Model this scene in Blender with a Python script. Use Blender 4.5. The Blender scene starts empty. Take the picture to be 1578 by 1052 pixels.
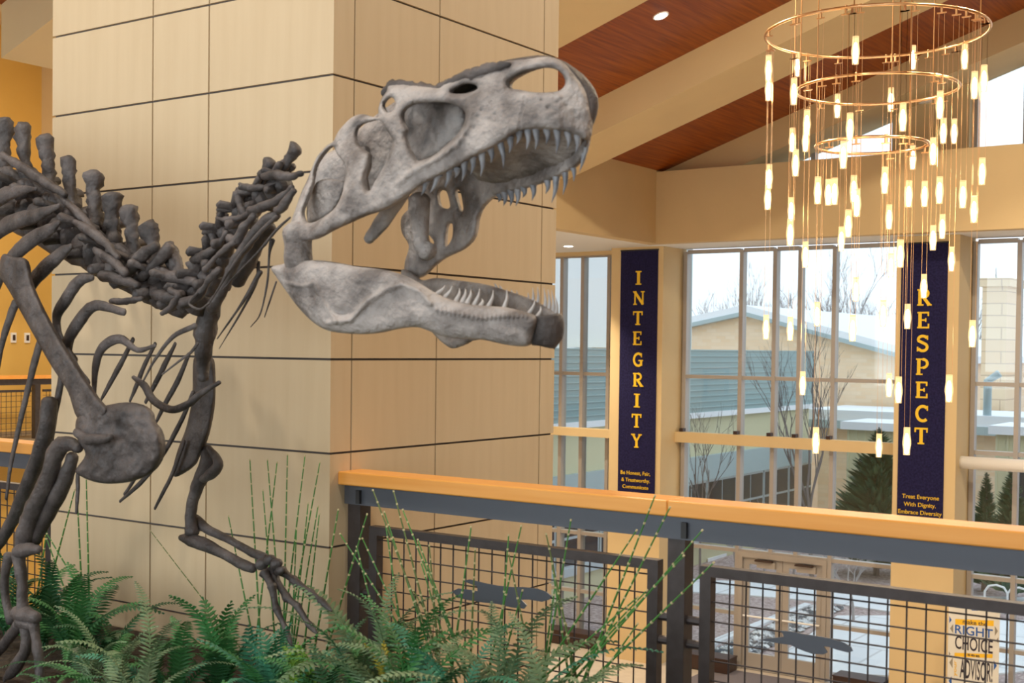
import bpy, math, random
import numpy as np
from mathutils import Vector, Matrix, noise as mnoise
from mathutils.geometry import tessellate_polygon

scene = bpy.context.scene
COL = scene.collection

# ------------------------------------------------------------------ camera
F_PX, W_PX, H_PX = 1961.3, 1578.0, 1052.0
YAW, PITCH, ROLL, CY_SHIFT = math.radians(-34.859), math.radians(-1.310), math.radians(0.706), 53.8
CAM = np.array([3.8938, -4.1795, 1.62])


def cam_axes():
    cy, sy, cp, sp = math.cos(YAW), math.sin(YAW), math.cos(PITCH), math.sin(PITCH)
    f = np.array([sy * cp, cy * cp, sp])
    rt = np.array([cy, -sy, 0.0])
    up = np.cross(rt, f)
    cr, sr = math.cos(ROLL), math.sin(ROLL)
    return np.stack([rt * cr + up * sr, -rt * sr + up * cr, f])


RM = cam_axes()
cam_data = bpy.data.cameras.new('camera')
cam = bpy.data.objects.new('camera', cam_data)
COL.objects.link(cam)
cam_data.sensor_width = 36.0
cam_data.lens = F_PX / W_PX * 36.0
cam_data.shift_y = CY_SHIFT / W_PX
cam_data.clip_start, cam_data.clip_end = 0.05, 500
m = Matrix.Identity(4)
for i in range(3):
    m[i][0], m[i][1], m[i][2], m[i][3] = RM[0][i], RM[1][i], -RM[2][i], CAM[i]
cam.matrix_world = m
scene.camera = cam
cam_data.dof.use_dof = True
cam_data.dof.focus_distance = 8.5
cam_data.dof.aperture_fstop = 5.0

# ------------------------------------------------------------------ world, exposure
scene.view_settings.view_transform = 'Standard'
scene.view_settings.look = 'None'
scene.view_settings.gamma = 1.0
scene.view_settings.use_curve_mapping = False
scene.view_settings.exposure = 0.15
world = bpy.data.worlds.new('overcast_sky')
scene.world = world
world.use_nodes = True
bg = world.node_tree.nodes['Background']
bg.inputs[0].default_value = (0.86, 0.93, 1.0, 1)
bg.inputs[1].default_value = 1.45

# unseen fill lights added at ceiling height, most in the visible downlight's rows: (x, y, z on the ceiling, size, watts, colour)
WARM = (1.0, 0.84, 0.62)
NEUTRAL = (1.0, 0.93, 0.84)
CEILING_FILLS = [
    (1.0, -2.86, 7.63, 0.25, 150, NEUTRAL), (-3.0, -2.86, 6.30, 0.25, 110, NEUTRAL), (5.5, -2.86, 9.13, 0.25, 150, NEUTRAL),
    (3.6, 6.14, 8.50, 0.25, 400, WARM), (-3.6, 6.14, 6.10, 0.25, 620, WARM), (1.6, 10.64, 7.83, 0.25, 600, WARM),
    (-11.5, 5.5, 7.15, 0.25, 450, WARM),
]
WINDOW_FILL_WATTS = 480   # fill added to the sky's daylight at the window band behind the mezzanine


def ray(px, py):
    d = np.array([(px - W_PX / 2) / F_PX, -(py - H_PX / 2 - CY_SHIFT) / F_PX, 1.0])
    return RM.T @ d


def onp(px, py, ax, val):
    """point of the plane axis=val that is seen at a photo pixel"""
    d = ray(px, py)
    return CAM + d * ((val - CAM[ax]) / d[ax])


def depth(P):
    return float((RM @ (np.asarray(P) - CAM))[2])


# ------------------------------------------------------------------ materials
MATS = {}


def mat(name, col, rough=0.6, metal=0.0, col2=None, scale=8.0, stretch=(1, 1, 1), bump=0.0, bscale=None,
        detail=4.0, lo=0.35, hi=0.65, spec=0.5, coat=0.0):
    if name in MATS:
        return MATS[name]
    mt = bpy.data.materials.new(name)
    mt.use_nodes = True
    nt = mt.node_tree
    b = nt.nodes['Principled BSDF']
    b.inputs['Base Color'].default_value = (*col, 1)
    b.inputs['Roughness'].default_value = rough
    b.inputs['Metallic'].default_value = metal
    b.inputs['Specular IOR Level'].default_value = spec
    b.inputs['Coat Weight'].default_value = coat
    if col2 is not None or bump:
        tc = nt.nodes.new('ShaderNodeTexCoord')
        mp = nt.nodes.new('ShaderNodeMapping')
        mp.inputs['Scale'].default_value = stretch
        nt.links.new(tc.outputs['Object'], mp.inputs[0])
        nz = nt.nodes.new('ShaderNodeTexNoise')
        nz.inputs['Scale'].default_value = scale
        nz.inputs['Detail'].default_value = detail
        nt.links.new(mp.outputs[0], nz.inputs['Vector'])
        if col2 is not None:
            r = nt.nodes.new('ShaderNodeValToRGB')
            r.color_ramp.elements[0].position = lo
            r.color_ramp.elements[1].position = hi
            r.color_ramp.elements[0].color = (*col, 1)
            r.color_ramp.elements[1].color = (*col2, 1)
            nt.links.new(nz.outputs[0], r.inputs[0])
            nt.links.new(r.outputs[0], b.inputs['Base Color'])
        if bump:
            nb = nz
            if bscale:
                nb = nt.nodes.new('ShaderNodeTexNoise')
                nb.inputs['Scale'].default_value = bscale
                nb.inputs['Detail'].default_value = 5
                nt.links.new(mp.outputs[0], nb.inputs['Vector'])
            bp = nt.nodes.new('ShaderNodeBump')
            bp.inputs['Strength'].default_value = bump
            bp.inputs['Distance'].default_value = 0.02
            nt.links.new(nb.outputs[0], bp.inputs['Height'])
            nt.links.new(bp.outputs[0], b.inputs['Normal'])
    MATS[name] = mt
    return mt


def emat(name, col, strength):
    if name in MATS:
        return MATS[name]
    mt = bpy.data.materials.new(name)
    mt.use_nodes = True
    nt = mt.node_tree
    b = nt.nodes['Principled BSDF']
    b.inputs['Base Color'].default_value = (0.8, 0.8, 0.8, 1)
    b.inputs['Emission Color'].default_value = (*col, 1)
    b.inputs['Emission Strength'].default_value = strength
    MATS[name] = mt
    return mt


def glassmat(name, tint=(0.93, 0.97, 0.98), gloss=0.05, emit=None):
    mt = bpy.data.materials.new(name)
    mt.use_nodes = True
    nt = mt.node_tree
    out = nt.nodes['Material Output']
    nt.nodes.remove(nt.nodes['Principled BSDF'])
    tr = nt.nodes.new('ShaderNodeBsdfTransparent')
    tr.inputs[0].default_value = (*tint, 1)
    gl = nt.nodes.new('ShaderNodeBsdfGlossy')
    gl.inputs['Roughness'].default_value = 0.02
    if emit:
        gl = nt.nodes.new('ShaderNodeEmission')
        gl.inputs[0].default_value = (*emit[:3], 1)
        gl.inputs[1].default_value = emit[3]
    mx = nt.nodes.new('ShaderNodeMixShader')
    mx.inputs[0].default_value = gloss
    nt.links.new(tr.outputs[0], mx.inputs[1])
    nt.links.new(gl.outputs[0], mx.inputs[2])
    nt.links.new(mx.outputs[0], out.inputs[0])
    MATS[name] = mt
    return mt


def brickmat(name, c1, c2, mortar, scale, bw=0.5, rh=0.25, axis='XZ', msize=0.02):
    mt = bpy.data.materials.new(name)
    mt.use_nodes = True
    nt = mt.node_tree
    b = nt.nodes['Principled BSDF']
    b.inputs['Roughness'].default_value = 0.85
    tc = nt.nodes.new('ShaderNodeTexCoord')
    sp = nt.nodes.new('ShaderNodeSeparateXYZ')
    cb = nt.nodes.new('ShaderNodeCombineXYZ')
    nt.links.new(tc.outputs['Object'], sp.inputs[0])
    nt.links.new(sp.outputs[axis[0]], cb.inputs[0])
    nt.links.new(sp.outputs[axis[1]], cb.inputs[1])
    br = nt.nodes.new('ShaderNodeTexBrick')
    br.inputs['Color1'].default_value = (*c1, 1)
    br.inputs['Color2'].default_value = (*c2, 1)
    br.inputs['Mortar'].default_value = (*mortar, 1)
    br.inputs['Scale'].default_value = scale
    br.inputs['Mortar Size'].default_value = msize
    br.inputs['Brick Width'].default_value = bw
    br.inputs['Row Height'].default_value = rh
    nt.links.new(cb.outputs[0], br.inputs['Vector'])
    nt.links.new(br.outputs[0], b.inputs['Base Color'])
    MATS[name] = mt
    return mt


M_PANEL = mat('tan_panel', (0.635, 0.490, 0.300), 0.55, col2=(0.665, 0.520, 0.325), scale=3.0, stretch=(6, 6, 0.5), detail=3)
M_JOINT = mat('panel_joint', (0.10, 0.085, 0.075), 0.7)
M_TAN = mat('tan_paint', (0.66, 0.495, 0.265), 0.75, col2=(0.69, 0.52, 0.28), scale=1.2)
M_YELLOW = mat('yellow_paint', (0.70, 0.43, 0.10), 0.75, col2=(0.74, 0.47, 0.12), scale=1.0)
M_WHITE = mat('white_paint', (0.88, 0.87, 0.85), 0.7)
M_WOODC = mat('ceiling_wood', (0.17, 0.028, 0.001), 0.48, col2=(0.37, 0.088, 0.003), scale=2.0, stretch=(14, 0.5, 14), detail=6, lo=0.3, hi=0.72)
M_CAP = mat('rail_wood', (0.78, 0.33, 0.055), 0.32, col2=(0.84, 0.39, 0.085), scale=2.0, stretch=(0.6, 14, 14), detail=5)
M_STEEL = mat('dark_steel', (0.050, 0.040, 0.038), 0.45, metal=0.3, col2=(0.065, 0.054, 0.052), scale=20)
M_STEELB = mat('grey_steel', (0.095, 0.105, 0.125), 0.42, metal=0.3)
M_ALU = mat('window_aluminium', (0.40, 0.365, 0.335), 0.4, metal=0.1)
M_ALUB = mat('window_aluminium_pale', (0.55, 0.62, 0.66), 0.35, metal=0.3)
M_GLASS = glassmat('window_glass')
M_NAVY = mat('banner_navy', (0.009, 0.008, 0.042), 0.8, col2=(0.017, 0.015, 0.07), scale=30, detail=2, spec=0.2)
M_GOLD = mat('banner_gold', (0.85, 0.55, 0.02), 0.6)
M_BONE = mat('bone', (0.040, 0.034, 0.032), 0.55, col2=(0.125, 0.108, 0.102), scale=9, bump=0.35, bscale=60, lo=0.34, hi=0.68)
M_SKULL = mat('bone_skull', (0.16, 0.142, 0.132), 0.6, col2=(0.45, 0.415, 0.39), scale=8, bump=0.7, bscale=45, lo=0.36, hi=0.60, detail=8)
M_TOOTH = mat('tooth', (0.15, 0.165, 0.19), 0.35, col2=(0.34, 0.35, 0.37), scale=20)
M_TOOTHW = mat('tooth_white', (0.50, 0.48, 0.46), 0.35)
M_SOIL = mat('bark_soil', (0.03, 0.02, 0.014), 0.95, col2=(0.07, 0.05, 0.03), scale=25, bump=0.8)
M_DECK = mat('deck_carpet', (0.20, 0.16, 0.12), 0.9, col2=(0.24, 0.2, 0.15), scale=40)
M_LOWFL = mat('lobby_floor', (0.52, 0.45, 0.37), 0.35, col2=(0.57, 0.50, 0.41), scale=6)
M_BRASS = mat('brass', (0.80, 0.50, 0.26), 0.28, metal=1.0)
M_BULB = emat('bulb_glow', (1.0, 0.84, 0.58), 40.0)
M_TUBE = glassmat('pendant_glass', (1.0, 0.95, 0.88), 0.45, emit=(1.0, 0.66, 0.32, 1.9))
M_LAMP = emat('downlight_glow', (1.0, 0.95, 0.88), 12.0)
M_BLACK = mat('black_plastic', (0.02, 0.02, 0.02), 0.5)
M_DKBROWN = mat('dark_brown', (0.045, 0.022, 0.016), 0.5)
M_SNOW = mat('snow', (0.86, 0.89, 0.93), 0.8)


# ------------------------------------------------------------------ mesh helpers
def tag(o, label=None, cat=None, group=None, kind=None):
    if label:
        o['label'] = label
    if cat:
        o['category'] = cat
    if group:
        o['group'] = group
    if kind:
        o['kind'] = kind
    return o


def empty(name, loc=(0, 0, 0)):
    o = bpy.data.objects.new(name, None)
    o.empty_display_size = 0.1
    COL.objects.link(o)
    o.location = loc
    return o


def link(name, me, mt=None, parent=None, smooth=False):
    if mt is not None and not me.materials:
        me.materials.append(mt)
    if smooth:
        for p in me.polygons:
            p.use_smooth = True
    o = bpy.data.objects.new(name, me)
    COL.objects.link(o)
    if parent is not None:
        o.parent = parent
        pl = Vector((0, 0, 0))
        q = parent
        while q is not None:
            pl += q.location
            q = q.parent
        o.location = -pl
    return o


class MB:
    def __init__(self):
        self.v, self.f = [], []

    def add(self, vs, fs):
        n = len(self.v)
        self.v += [tuple(float(c) for c in p) for p in vs]
        self.f += [tuple(i + n for i in f) for f in fs]
        return self

    def box(self, x0, x1, y0, y1, z0, z1):
        vs = [(x, y, z) for z in (z0, z1) for y in (y0, y1) for x in (x0, x1)]
        return self.add(vs, [(0, 2, 3, 1), (4, 5, 7, 6), (0, 1, 5, 4), (2, 6, 7, 3), (0, 4, 6, 2), (1, 3, 7, 5)])

    def quadbox(self, base, top):
        """hexahedron from 4 base and 4 top points in the same order"""
        return self.add(list(base) + list(top), [(3, 2, 1, 0), (4, 5, 6, 7), (0, 1, 5, 4), (1, 2, 6, 5), (2, 3, 7, 6), (3, 0, 4, 7)])

    def prism(self, poly, d):
        """closed polygon of 3D points pushed along vector d"""
        poly = [Vector([float(c) for c in p]) for p in poly]
        d = Vector(d)
        n = len(poly)
        tris = tessellate_polygon([poly])
        vs = poly + [p + d for p in poly]
        fs = [tuple(t) for t in tris] + [tuple(i + n for i in reversed(t)) for t in tris]
        fs += [(i, (i + 1) % n, (i + 1) % n + n, i + n) for i in range(n)]
        return self.add(vs, fs)

    def tube(self, pts, rad, seg=8, flat=None, amp=0.0, fr=20.0, cap=True):
        """tube along 3D points; rad per point; flat=(unit vector, factor) squeezes the section along that vector"""
        pts = [Vector([float(c) for c in p]) for p in pts]
        n = len(pts)
        if not hasattr(rad, '__len__'):
            rad = [rad] * n
        T = []
        for i in range(n):
            a, b = pts[max(i - 1, 0)], pts[min(i + 1, n - 1)]
            t = (b - a)
            T.append(t.normalized() if t.length > 1e-9 else Vector((0, 0, 1)))
        u = T[0].orthogonal().normalized()
        vs, fs = [], []
        for i in range(n):
            u = (u - T[i] * u.dot(T[i]))
            u = u.normalized() if u.length > 1e-6 else T[i].orthogonal().normalized()
            w = T[i].cross(u)
            for k in range(seg):
                a = 2 * math.pi * k / seg
                d = u * math.cos(a) + w * math.sin(a)
                d = d * rad[i]
                if flat is not None:
                    fv, ff = flat
                    d = d + fv * (d.dot(fv) * (ff - 1))
                p = pts[i] + d
                if amp:
                    p = p + d.normalized() * (mnoise.noise(p * fr) * amp)
                vs.append(p)
        for i in range(n - 1):
            for k in range(seg):
                k2 = (k + 1) % seg
                fs.append((i * seg + k, i * seg + k2, (i + 1) * seg + k2, (i + 1) * seg + k))
        if cap:
            fs.append(tuple(reversed(range(seg))))
            fs.append(tuple(range((n - 1) * seg, n * seg)))
        return self.add(vs, fs)

    def mesh(self, name):
        me = bpy.data.meshes.new(name)
        me.from_pydata(self.v, [], self.f)
        me.update()
        return me

    def build(self, name, mt, parent=None, smooth=False):
        return link(name, self.mesh(name), mt, parent, smooth)


def catmull(P, sub=5, closed=False):
    P = [np.asarray(p, float) for p in P]
    n = len(P)
    out = []
    rng = range(n) if closed else range(n - 1)
    for i in rng:
        if closed:
            p0, p1, p2, p3 = P[(i - 1) % n], P[i], P[(i + 1) % n], P[(i + 2) % n]
        else:
            p1, p2 = P[i], P[i + 1]
            p0 = P[i - 1] if i > 0 else 2 * p1 - p2
            p3 = P[i + 2] if i + 2 < n else 2 * p2 - p1
        for k in range(sub):
            t = k / sub
            out.append(0.5 * ((2 * p1) + (-p0 + p2) * t + (2 * p0 - 5 * p1 + 4 * p2 - p3) * t * t + (-p0 + 3 * p1 - 3 * p2 + p3) * t ** 3))
    if not closed:
        out.append(P[-1])
    return np.array(out)


def struct(o, label, cat='wall'):
    return tag(o, label, cat, kind='structure')


def area_light(name, x, y, z, size, watts, col):
    ld = bpy.data.lights.new(name, 'AREA')
    ld.shape = 'DISK'
    ld.size = size
    ld.energy = watts
    ld.color = col
    o = bpy.data.objects.new(name, ld)
    COL.objects.link(o)
    o.location = (x, y, z)
    return o


for i, a in enumerate(CEILING_FILLS):
    area_light('ceiling_fill_%d_offscreen' % (i + 1), *a)
wl = area_light('window_fill_offscreen', -1.0, -8.98, 2.4, 24.0, WINDOW_FILL_WATTS, (0.93, 0.97, 1.0))
wl.data.shape = 'RECTANGLE'
wl.data.size_y = 4.2
wl.rotation_euler = (math.radians(90), 0, 0)

# ------------------------------------------------------------------ the hall
Z_LOW, Y_GL, Y_FAS, Y_COL, Z_SOF = -4.38, 18.0, 16.55, 17.15, 3.56
X_LEFT, X_RIDGE, X_RIGHT = -7.37, 7.0, 21.4


def z_deck(x):
    return 4.9 + (min(x, X_RIDGE) - X_LEFT) / 3.0 - max(0.0, x - X_RIDGE) / 3.0


# floors
f = MB().box(-16.5, X_RIGHT, -9.0, 0.32, -0.35, 0.0).build('floor', M_DECK)
struct(f, 'brown carpeted mezzanine floor behind the planted bed', 'floor')
f = MB().box(-16.5, X_RIGHT, 0.32, 18.12, Z_LOW - 0.3, Z_LOW).build('floor_lower', M_LOWFL)
struct(f, 'pale tan lobby floor below the mezzanine', 'floor')
f = MB().box(-16.5, X_RIGHT, 0.32, 0.40, -0.40, 0.02).build('trim_1', M_STEELB)
struct(f, 'grey steel edge of the mezzanine floor', 'trim')

# wall under the mezzanine
f = MB().box(-16.5, X_RIGHT, -2.2, -2.0, Z_LOW, -0.35).build('wall_under', M_TAN)
struct(f, 'tan wall under the mezzanine')

# sloped wooden ceiling with painted beams
ce = MB()
for (xa, xb) in ((X_LEFT, X_RIDGE), (X_RIDGE, X_RIGHT)):
    ce.quadbox([(xa, -9, z_deck(xa)), (xb, -9, z_deck(xb)), (xb, 18.2, z_deck(xb)), (xa, 18.2, z_deck(xa))],
               [(xa, -9, z_deck(xa) + 0.2), (xb, -9, z_deck(xb) + 0.2), (xb, 18.2, z_deck(xb) + 0.2), (xa, 18.2, z_deck(xa) + 0.2)])
ceil = ce.build('ceiling', M_WOODC)
struct(ceil, 'sloped red-brown wooden ceiling above the hall', 'ceiling')
for (ya, yb) in ((-5.6, -4.3), (-1.0, 0.3), (3.2, 4.5), (7.7, 9.0), (12.2, 13.5), (16.78, 18.1)):
    for (xa, xb) in ((X_LEFT, X_RIDGE), (X_RIDGE, X_RIGHT)):
        b = MB()
        d = 0.52
        b.quadbox([(xa, ya, z_deck(xa) - d), (xb, ya, z_deck(xb) - d), (xb, yb, z_deck(xb) - d), (xa, yb, z_deck(xa) - d)],
                  [(xa, ya, z_deck(xa) + .01), (xb, ya, z_deck(xb) + .01), (xb, yb, z_deck(xb) + .01), (xa, yb, z_deck(xa) + .01)])
        b.build('ceiling_beam', M_TAN, ceil)

# bulkhead on the left: hangs above the low side bay
b = MB().box(X_LEFT - 0.25, X_LEFT, 10.0, Y_FAS + 0.25, Z_SOF, z_deck(X_LEFT) + 0.05).build('wall_left', M_TAN)
struct(b, 'tan bulkhead wall beneath the lower end of the wooden ceiling')
b = MB().box(X_LEFT - 0.25, X_LEFT, -9, 10.0, z_deck(X_LEFT), 7.4).build('wall_left_upper', M_TAN)
struct(b, 'high tan wall strip above the open gallery')
b = MB().box(X_LEFT, X_RIGHT, Y_FAS, Y_FAS + 0.25, Z_SOF, 4.87).build('wall_back', M_TAN)
struct(b, 'wide tan fascia wall above the tall entrance windows')
b = MB().box(-16.5, X_LEFT - 0.25, 10.0, 17.7, Z_SOF, Z_SOF + 0.2)
b.box(X_LEFT - 0.25, X_RIGHT, Y_FAS + 0.002, 18.1, Z_SOF + 0.002, Z_SOF + 0.2)
b = b.build('ceiling_soffit', M_WHITE)
struct(b, 'white soffit above the entrance windows', 'ceiling')
b = MB().box(-16.5, X_LEFT - 0.25, 17.7, 18.1, Z_SOF - 0.07, Z_SOF + 0.2).build('trim_2', M_TAN)
struct(b, 'tan window header of the side bay', 'trim')
b = MB().box(X_LEFT, X_RIGHT, 17.0, 18.1, 4.62, 4.80).build('trim_3', M_WHITE)
struct(b, 'white ledge below the clerestory windows', 'trim')
# gallery on the far left
b = MB().box(-16.7, -16.5, -9, 18.1, Z_LOW, 7.2).build('wall_gallery', M_YELLOW)
struct(b, 'yellow gallery wall far behind the skeleton')
b = MB().box(-16.5, X_LEFT - 0.25, -9, 10.0, 7.2, 7.4).build('ceiling_gallery', M_TAN)
struct(b, 'flat tan ceiling above the far gallery', 'ceiling')
b = MB().box(-16.5, X_LEFT - 0.25, 10.0, 10.2, Z_SOF + .2, 7.4).build('wall_gallery_end', M_TAN)
struct(b, 'tan end wall of the far gallery')
b = MB().box(-16.5, -14.6, 0.40, 10.0, -0.3, 0.0).build('floor_gallery', M_DECK)
struct(b, 'carpeted floor of the far gallery', 'floor')
# behind the photographer
b = MB().box(-16.7, X_RIGHT, -9.2, -9.0, -0.35, 0.30).box(-16.7, X_RIGHT, -9.2, -9.0, 4.5, 10)
b.box(-16.7, -13.0, -9.2, -9.0, .30, 4.5).box(11.0, X_RIGHT, -9.2, -9.0, .30, 4.5)
b = b.build('wall_front', M_TAN)
struct(b, 'tan wall with a long window band behind the mezzanine')
wf = empty('window_8', (-1, -9.1, .3))
struct(wf, 'long window band behind the mezzanine', 'window')
for k in range(13):
    x = -13 + 2.0 * k
    MB().box(x - .05, x + .05, -9.18, -9.02, .30, 4.5).build('mullion', M_ALU, wf)
    if k < 12:
        MB().box(x + .05, x + 1.95, -9.10, -9.094, .30, 4.5).build('pane', M_GLASS, wf)
b = MB().box(X_RIGHT, X_RIGHT + 0.2, -9.2, 18.1, Z_LOW, 6).build('wall_right', M_TAN)
struct(b, 'tan wall at the far right end of the hall')

# ------------------------------------------------------------------ the panel-clad pier
ROW, ZJ = 0.42, 2.8164
pier = MB().box(-2.022 + .012, -.012, .012, 1.825 - .012, Z_LOW, 6.9).build('wall_pier', M_JOINT)
struct(pier, 'square pier clad in tan rectangular panels behind the skeleton')
LX = [-2.022, -1.2116, -0.8046, 0.0]
RY = [0.0, 0.139, 0.7561, 1.6805, 1.825]
G = 0.0052
box_cache = {}


def pier_panel(x0, x1, y0, y1, z0, z1):
    key = (round(x1 - x0, 4), round(y1 - y0, 4), round(z1 - z0, 4))
    if key not in box_cache:
        me = MB().box(-(x1 - x0) / 2, (x1 - x0) / 2, -(y1 - y0) / 2, (y1 - y0) / 2, -(z1 - z0) / 2, (z1 - z0) / 2).mesh('panel')
        me.materials.append(M_PANEL)
        box_cache[key] = me
    o = bpy.data.objects.new('panel', box_cache[key])
    COL.objects.link(o)
    o.parent = pier
    o.location = ((x0 + x1) / 2, (y0 + y1) / 2, (z0 + z1) / 2)


for k in range(-17, 9):
    z0, z1 = ZJ + k * ROW + G, ZJ + (k + 1) * ROW - G
    if z1 > 6.88:
        continue
    if k >= -7:
        for i in range(3):
            xa = LX[i] + (G if i else 0)
            xb = LX[i + 1] - (G if i < 2 else 0)
            pier_panel(xa, xb, 0, .024, z0, z1)
            pier_panel(xa, xb, 1.825 - .024, 1.825, z0, z1)
    for i in range(4):
        ya = RY[i] + (G if i else .024)
        yb = RY[i + 1] - (G if i < 3 else .024)
        pier_panel(-.024, 0, ya, yb, z0, z1)
        pier_panel(-2.022, -1.998, ya, yb, z0, z1)


# ------------------------------------------------------------------ window wall
def cbox(name, x0, x1, y0, y1, z0, z1, mt, parent):
    return MB().box(x0, x1, y0, y1, z0, z1).build(name, mt, parent)


def mull(x, z0, z1, parent, w=0.075):
    cbox('mullion', x - w / 2, x + w / 2, 17.90, 18.0, z0, z1, M_ALU, parent)
    cbox('mullion_cap', x - w / 2 + .012, x + w / 2 - .012, 18.0, 18.10, z0, z1, M_ALU, parent)


def window_bay(name, label, xs, z_rows, door=None, clear=None):
    """xs: mullion centres; z_rows: heights of the horizontals, low to high"""
    w = empty(name, ((xs[0] + xs[-1]) / 2, 18.0, z_rows[0]))
    struct(w, label, 'window')
    for i, x in enumerate(xs):
        z0 = z_rows[0]
        if door and door[0] + .1 < x < door[1] - .1:
            z0 = door[2]
        mull(x, z0, z_rows[-1], w)
    for j, z in enumerate(z_rows):
        for i in range(len(xs) - 1):
            if door and z < door[2] - .01 and xs[i] >= door[0] - .05 and xs[i + 1] <= door[1] + .05:
                continue
            cbox('rail', xs[i] + .037, xs[i + 1] - .037, 17.92, 18.06, z - .035, z + .035, M_ALU, w)
    for j in range(len(z_rows) - 1):
        for i in range(len(xs) - 1):
            if door and z_rows[j] < door[2] - .01 and xs[i] >= door[0] - .05 and xs[i + 1] <= door[1] + .05:
                continue
            cbox('pane', xs[i] + .037, xs[i + 1] - .037, 18.0, 18.006, z_rows[j] + .035, z_rows[j + 1] - .035, M_GLASS, w)
    return w


Z_DOOR = -2.16
ROWS = [Z_LOW + .08, -3.35, Z_DOOR, -1.62, -0.06, 1.10, 3.50]
window_bay('window_1', 'tall window bay left of the INTEGRITY banner', [-12.6, -11.9, -11.3, -10.8, -10.27, -9.77, -9.15, -8.70], ROWS)
# main bay has the entrance door; mullions above it differ from below
w2 = window_bay('window_2', 'tall gridded window bay between the two navy banners', [-7.44, -6.27, -5.60, -5.11, -4.46, -3.14],
                ROWS, door=(-6.27, -4.46, Z_DOOR))
window_bay('window_3', 'tall window bay beside the RESPECT banner with a white tube across it', [-2.0, -1.29, -0.55, 0.2, 0.95, 1.7, 2.38], ROWS)
window_bay('window_4', 'tall window bay at the far right of the hall', [3.5, 4.4, 5.3, 6.2, 7.1, 7.9], ROWS)
for i, (xa, xb) in enumerate(((-16.5, -12.6), (-8.65, -7.52), (-3.09, -2.05), (2.42, 3.46), (7.93, X_RIGHT))):
    mtc = M_YELLOW if i == 1 else M_TAN
    if i in (0, 4):
        c = MB().box(xa, xb, 17.9, 18.1, Z_LOW, Z_SOF).build('wall_window_%d' % (i + 1), mtc)
        struct(c, ['tan window wall beyond the left bay', '', '', '', 'tan window wall at the right'][i])
    else:
        c = MB().box(xa, xb, Y_COL, 18.1, Z_LOW, Z_SOF).build('wall_column_%d' % i, M_TAN)
        struct(c, ['', 'tan column carrying the INTEGRITY banner', 'tan column carrying the RESPECT banner', 'tan column further right along the window wall'][i])
# horizontal tubes and ledge in front of the glass
b = MB().box(-7.52, -3.09, 17.72, 17.9, -0.165, 0.035).build('trim_4', M_TAN)
struct(b, 'tan beam crossing the main window bay', 'trim')
for x in (-7.40, -6.27, -5.60, -5.11, -4.46):
    cbox('bracket', x - .06, x + .02, 17.78, 17.9, 0.035, 0.10, M_DKBROWN, b)
b = MB().box(-16.5, -8.65, 17.72, 17.9, -0.165, 0.0).build('trim_5', M_TAN)
struct(b, 'tan beam crossing the side window bay', 'trim')
b = MB().tube([(-2.05, 17.45, -0.20), (2.42, 17.45, -0.20)], 0.105, 16).build('trim_6', M_WHITE, smooth=True)
struct(b, 'white round tube crossing the window beside the RESPECT banner', 'trim')

# entrance double door
door = empty('door_1', (-5.36, 18.0, Z_LOW))
struct(door, 'glazed aluminium double entrance door in the main window bay', 'door')
cbox('door_frame', -6.23, -6.15, 17.88, 18.08, Z_LOW, Z_DOOR, M_ALU, door)
cbox('door_frame', -4.58, -4.50, 17.88, 18.08, Z_LOW, Z_DOOR, M_ALU, door)
cbox('door_frame', -6.15, -4.58, 17.88, 18.08, Z_DOOR - .10, Z_DOOR, M_ALU, door)
for (xa, xb) in ((-6.145, -5.37), (-5.36, -4.585)):
    leaf = MB().box(xa, xa + .12, 17.94, 18.0, Z_LOW + .01, Z_DOOR - .105).box(xb - .12, xb, 17.94, 18.0, Z_LOW + .01, Z_DOOR - .105)
    leaf.box(xa + .12, xb - .12, 17.94, 18.0, Z_LOW + .01, Z_LOW + .32).box(xa + .12, xb - .12, 17.94, 18.0, Z_DOOR - .23, Z_DOOR - .105)
    leaf = leaf.build('door_leaf', M_ALU, door)
    cbox('pane', xa + .12, xb - .12, 17.965, 17.972, Z_LOW + .32, Z_DOOR - .23, M_GLASS, leaf)
    MB().tube([(xa + .03, 17.88, -3.36), (xb - .03, 17.88, -3.36)], .018, 8).build('push_bar', M_WHITE, leaf)
    cbox('door_closer', xa + .30, xa + .66, 17.86, 17.94, Z_DOOR - .27, Z_DOOR - .15, M_ALU, leaf)
    cbox('closer_arm', xa + .28, xa + .62, 17.80, 17.88, Z_DOOR - .15, Z_DOOR - .12, M_DKBROWN, leaf)

# clerestory: sloped glazing above the fascia
def z_cl(x):
    return z_deck(x) - 0.30


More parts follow.
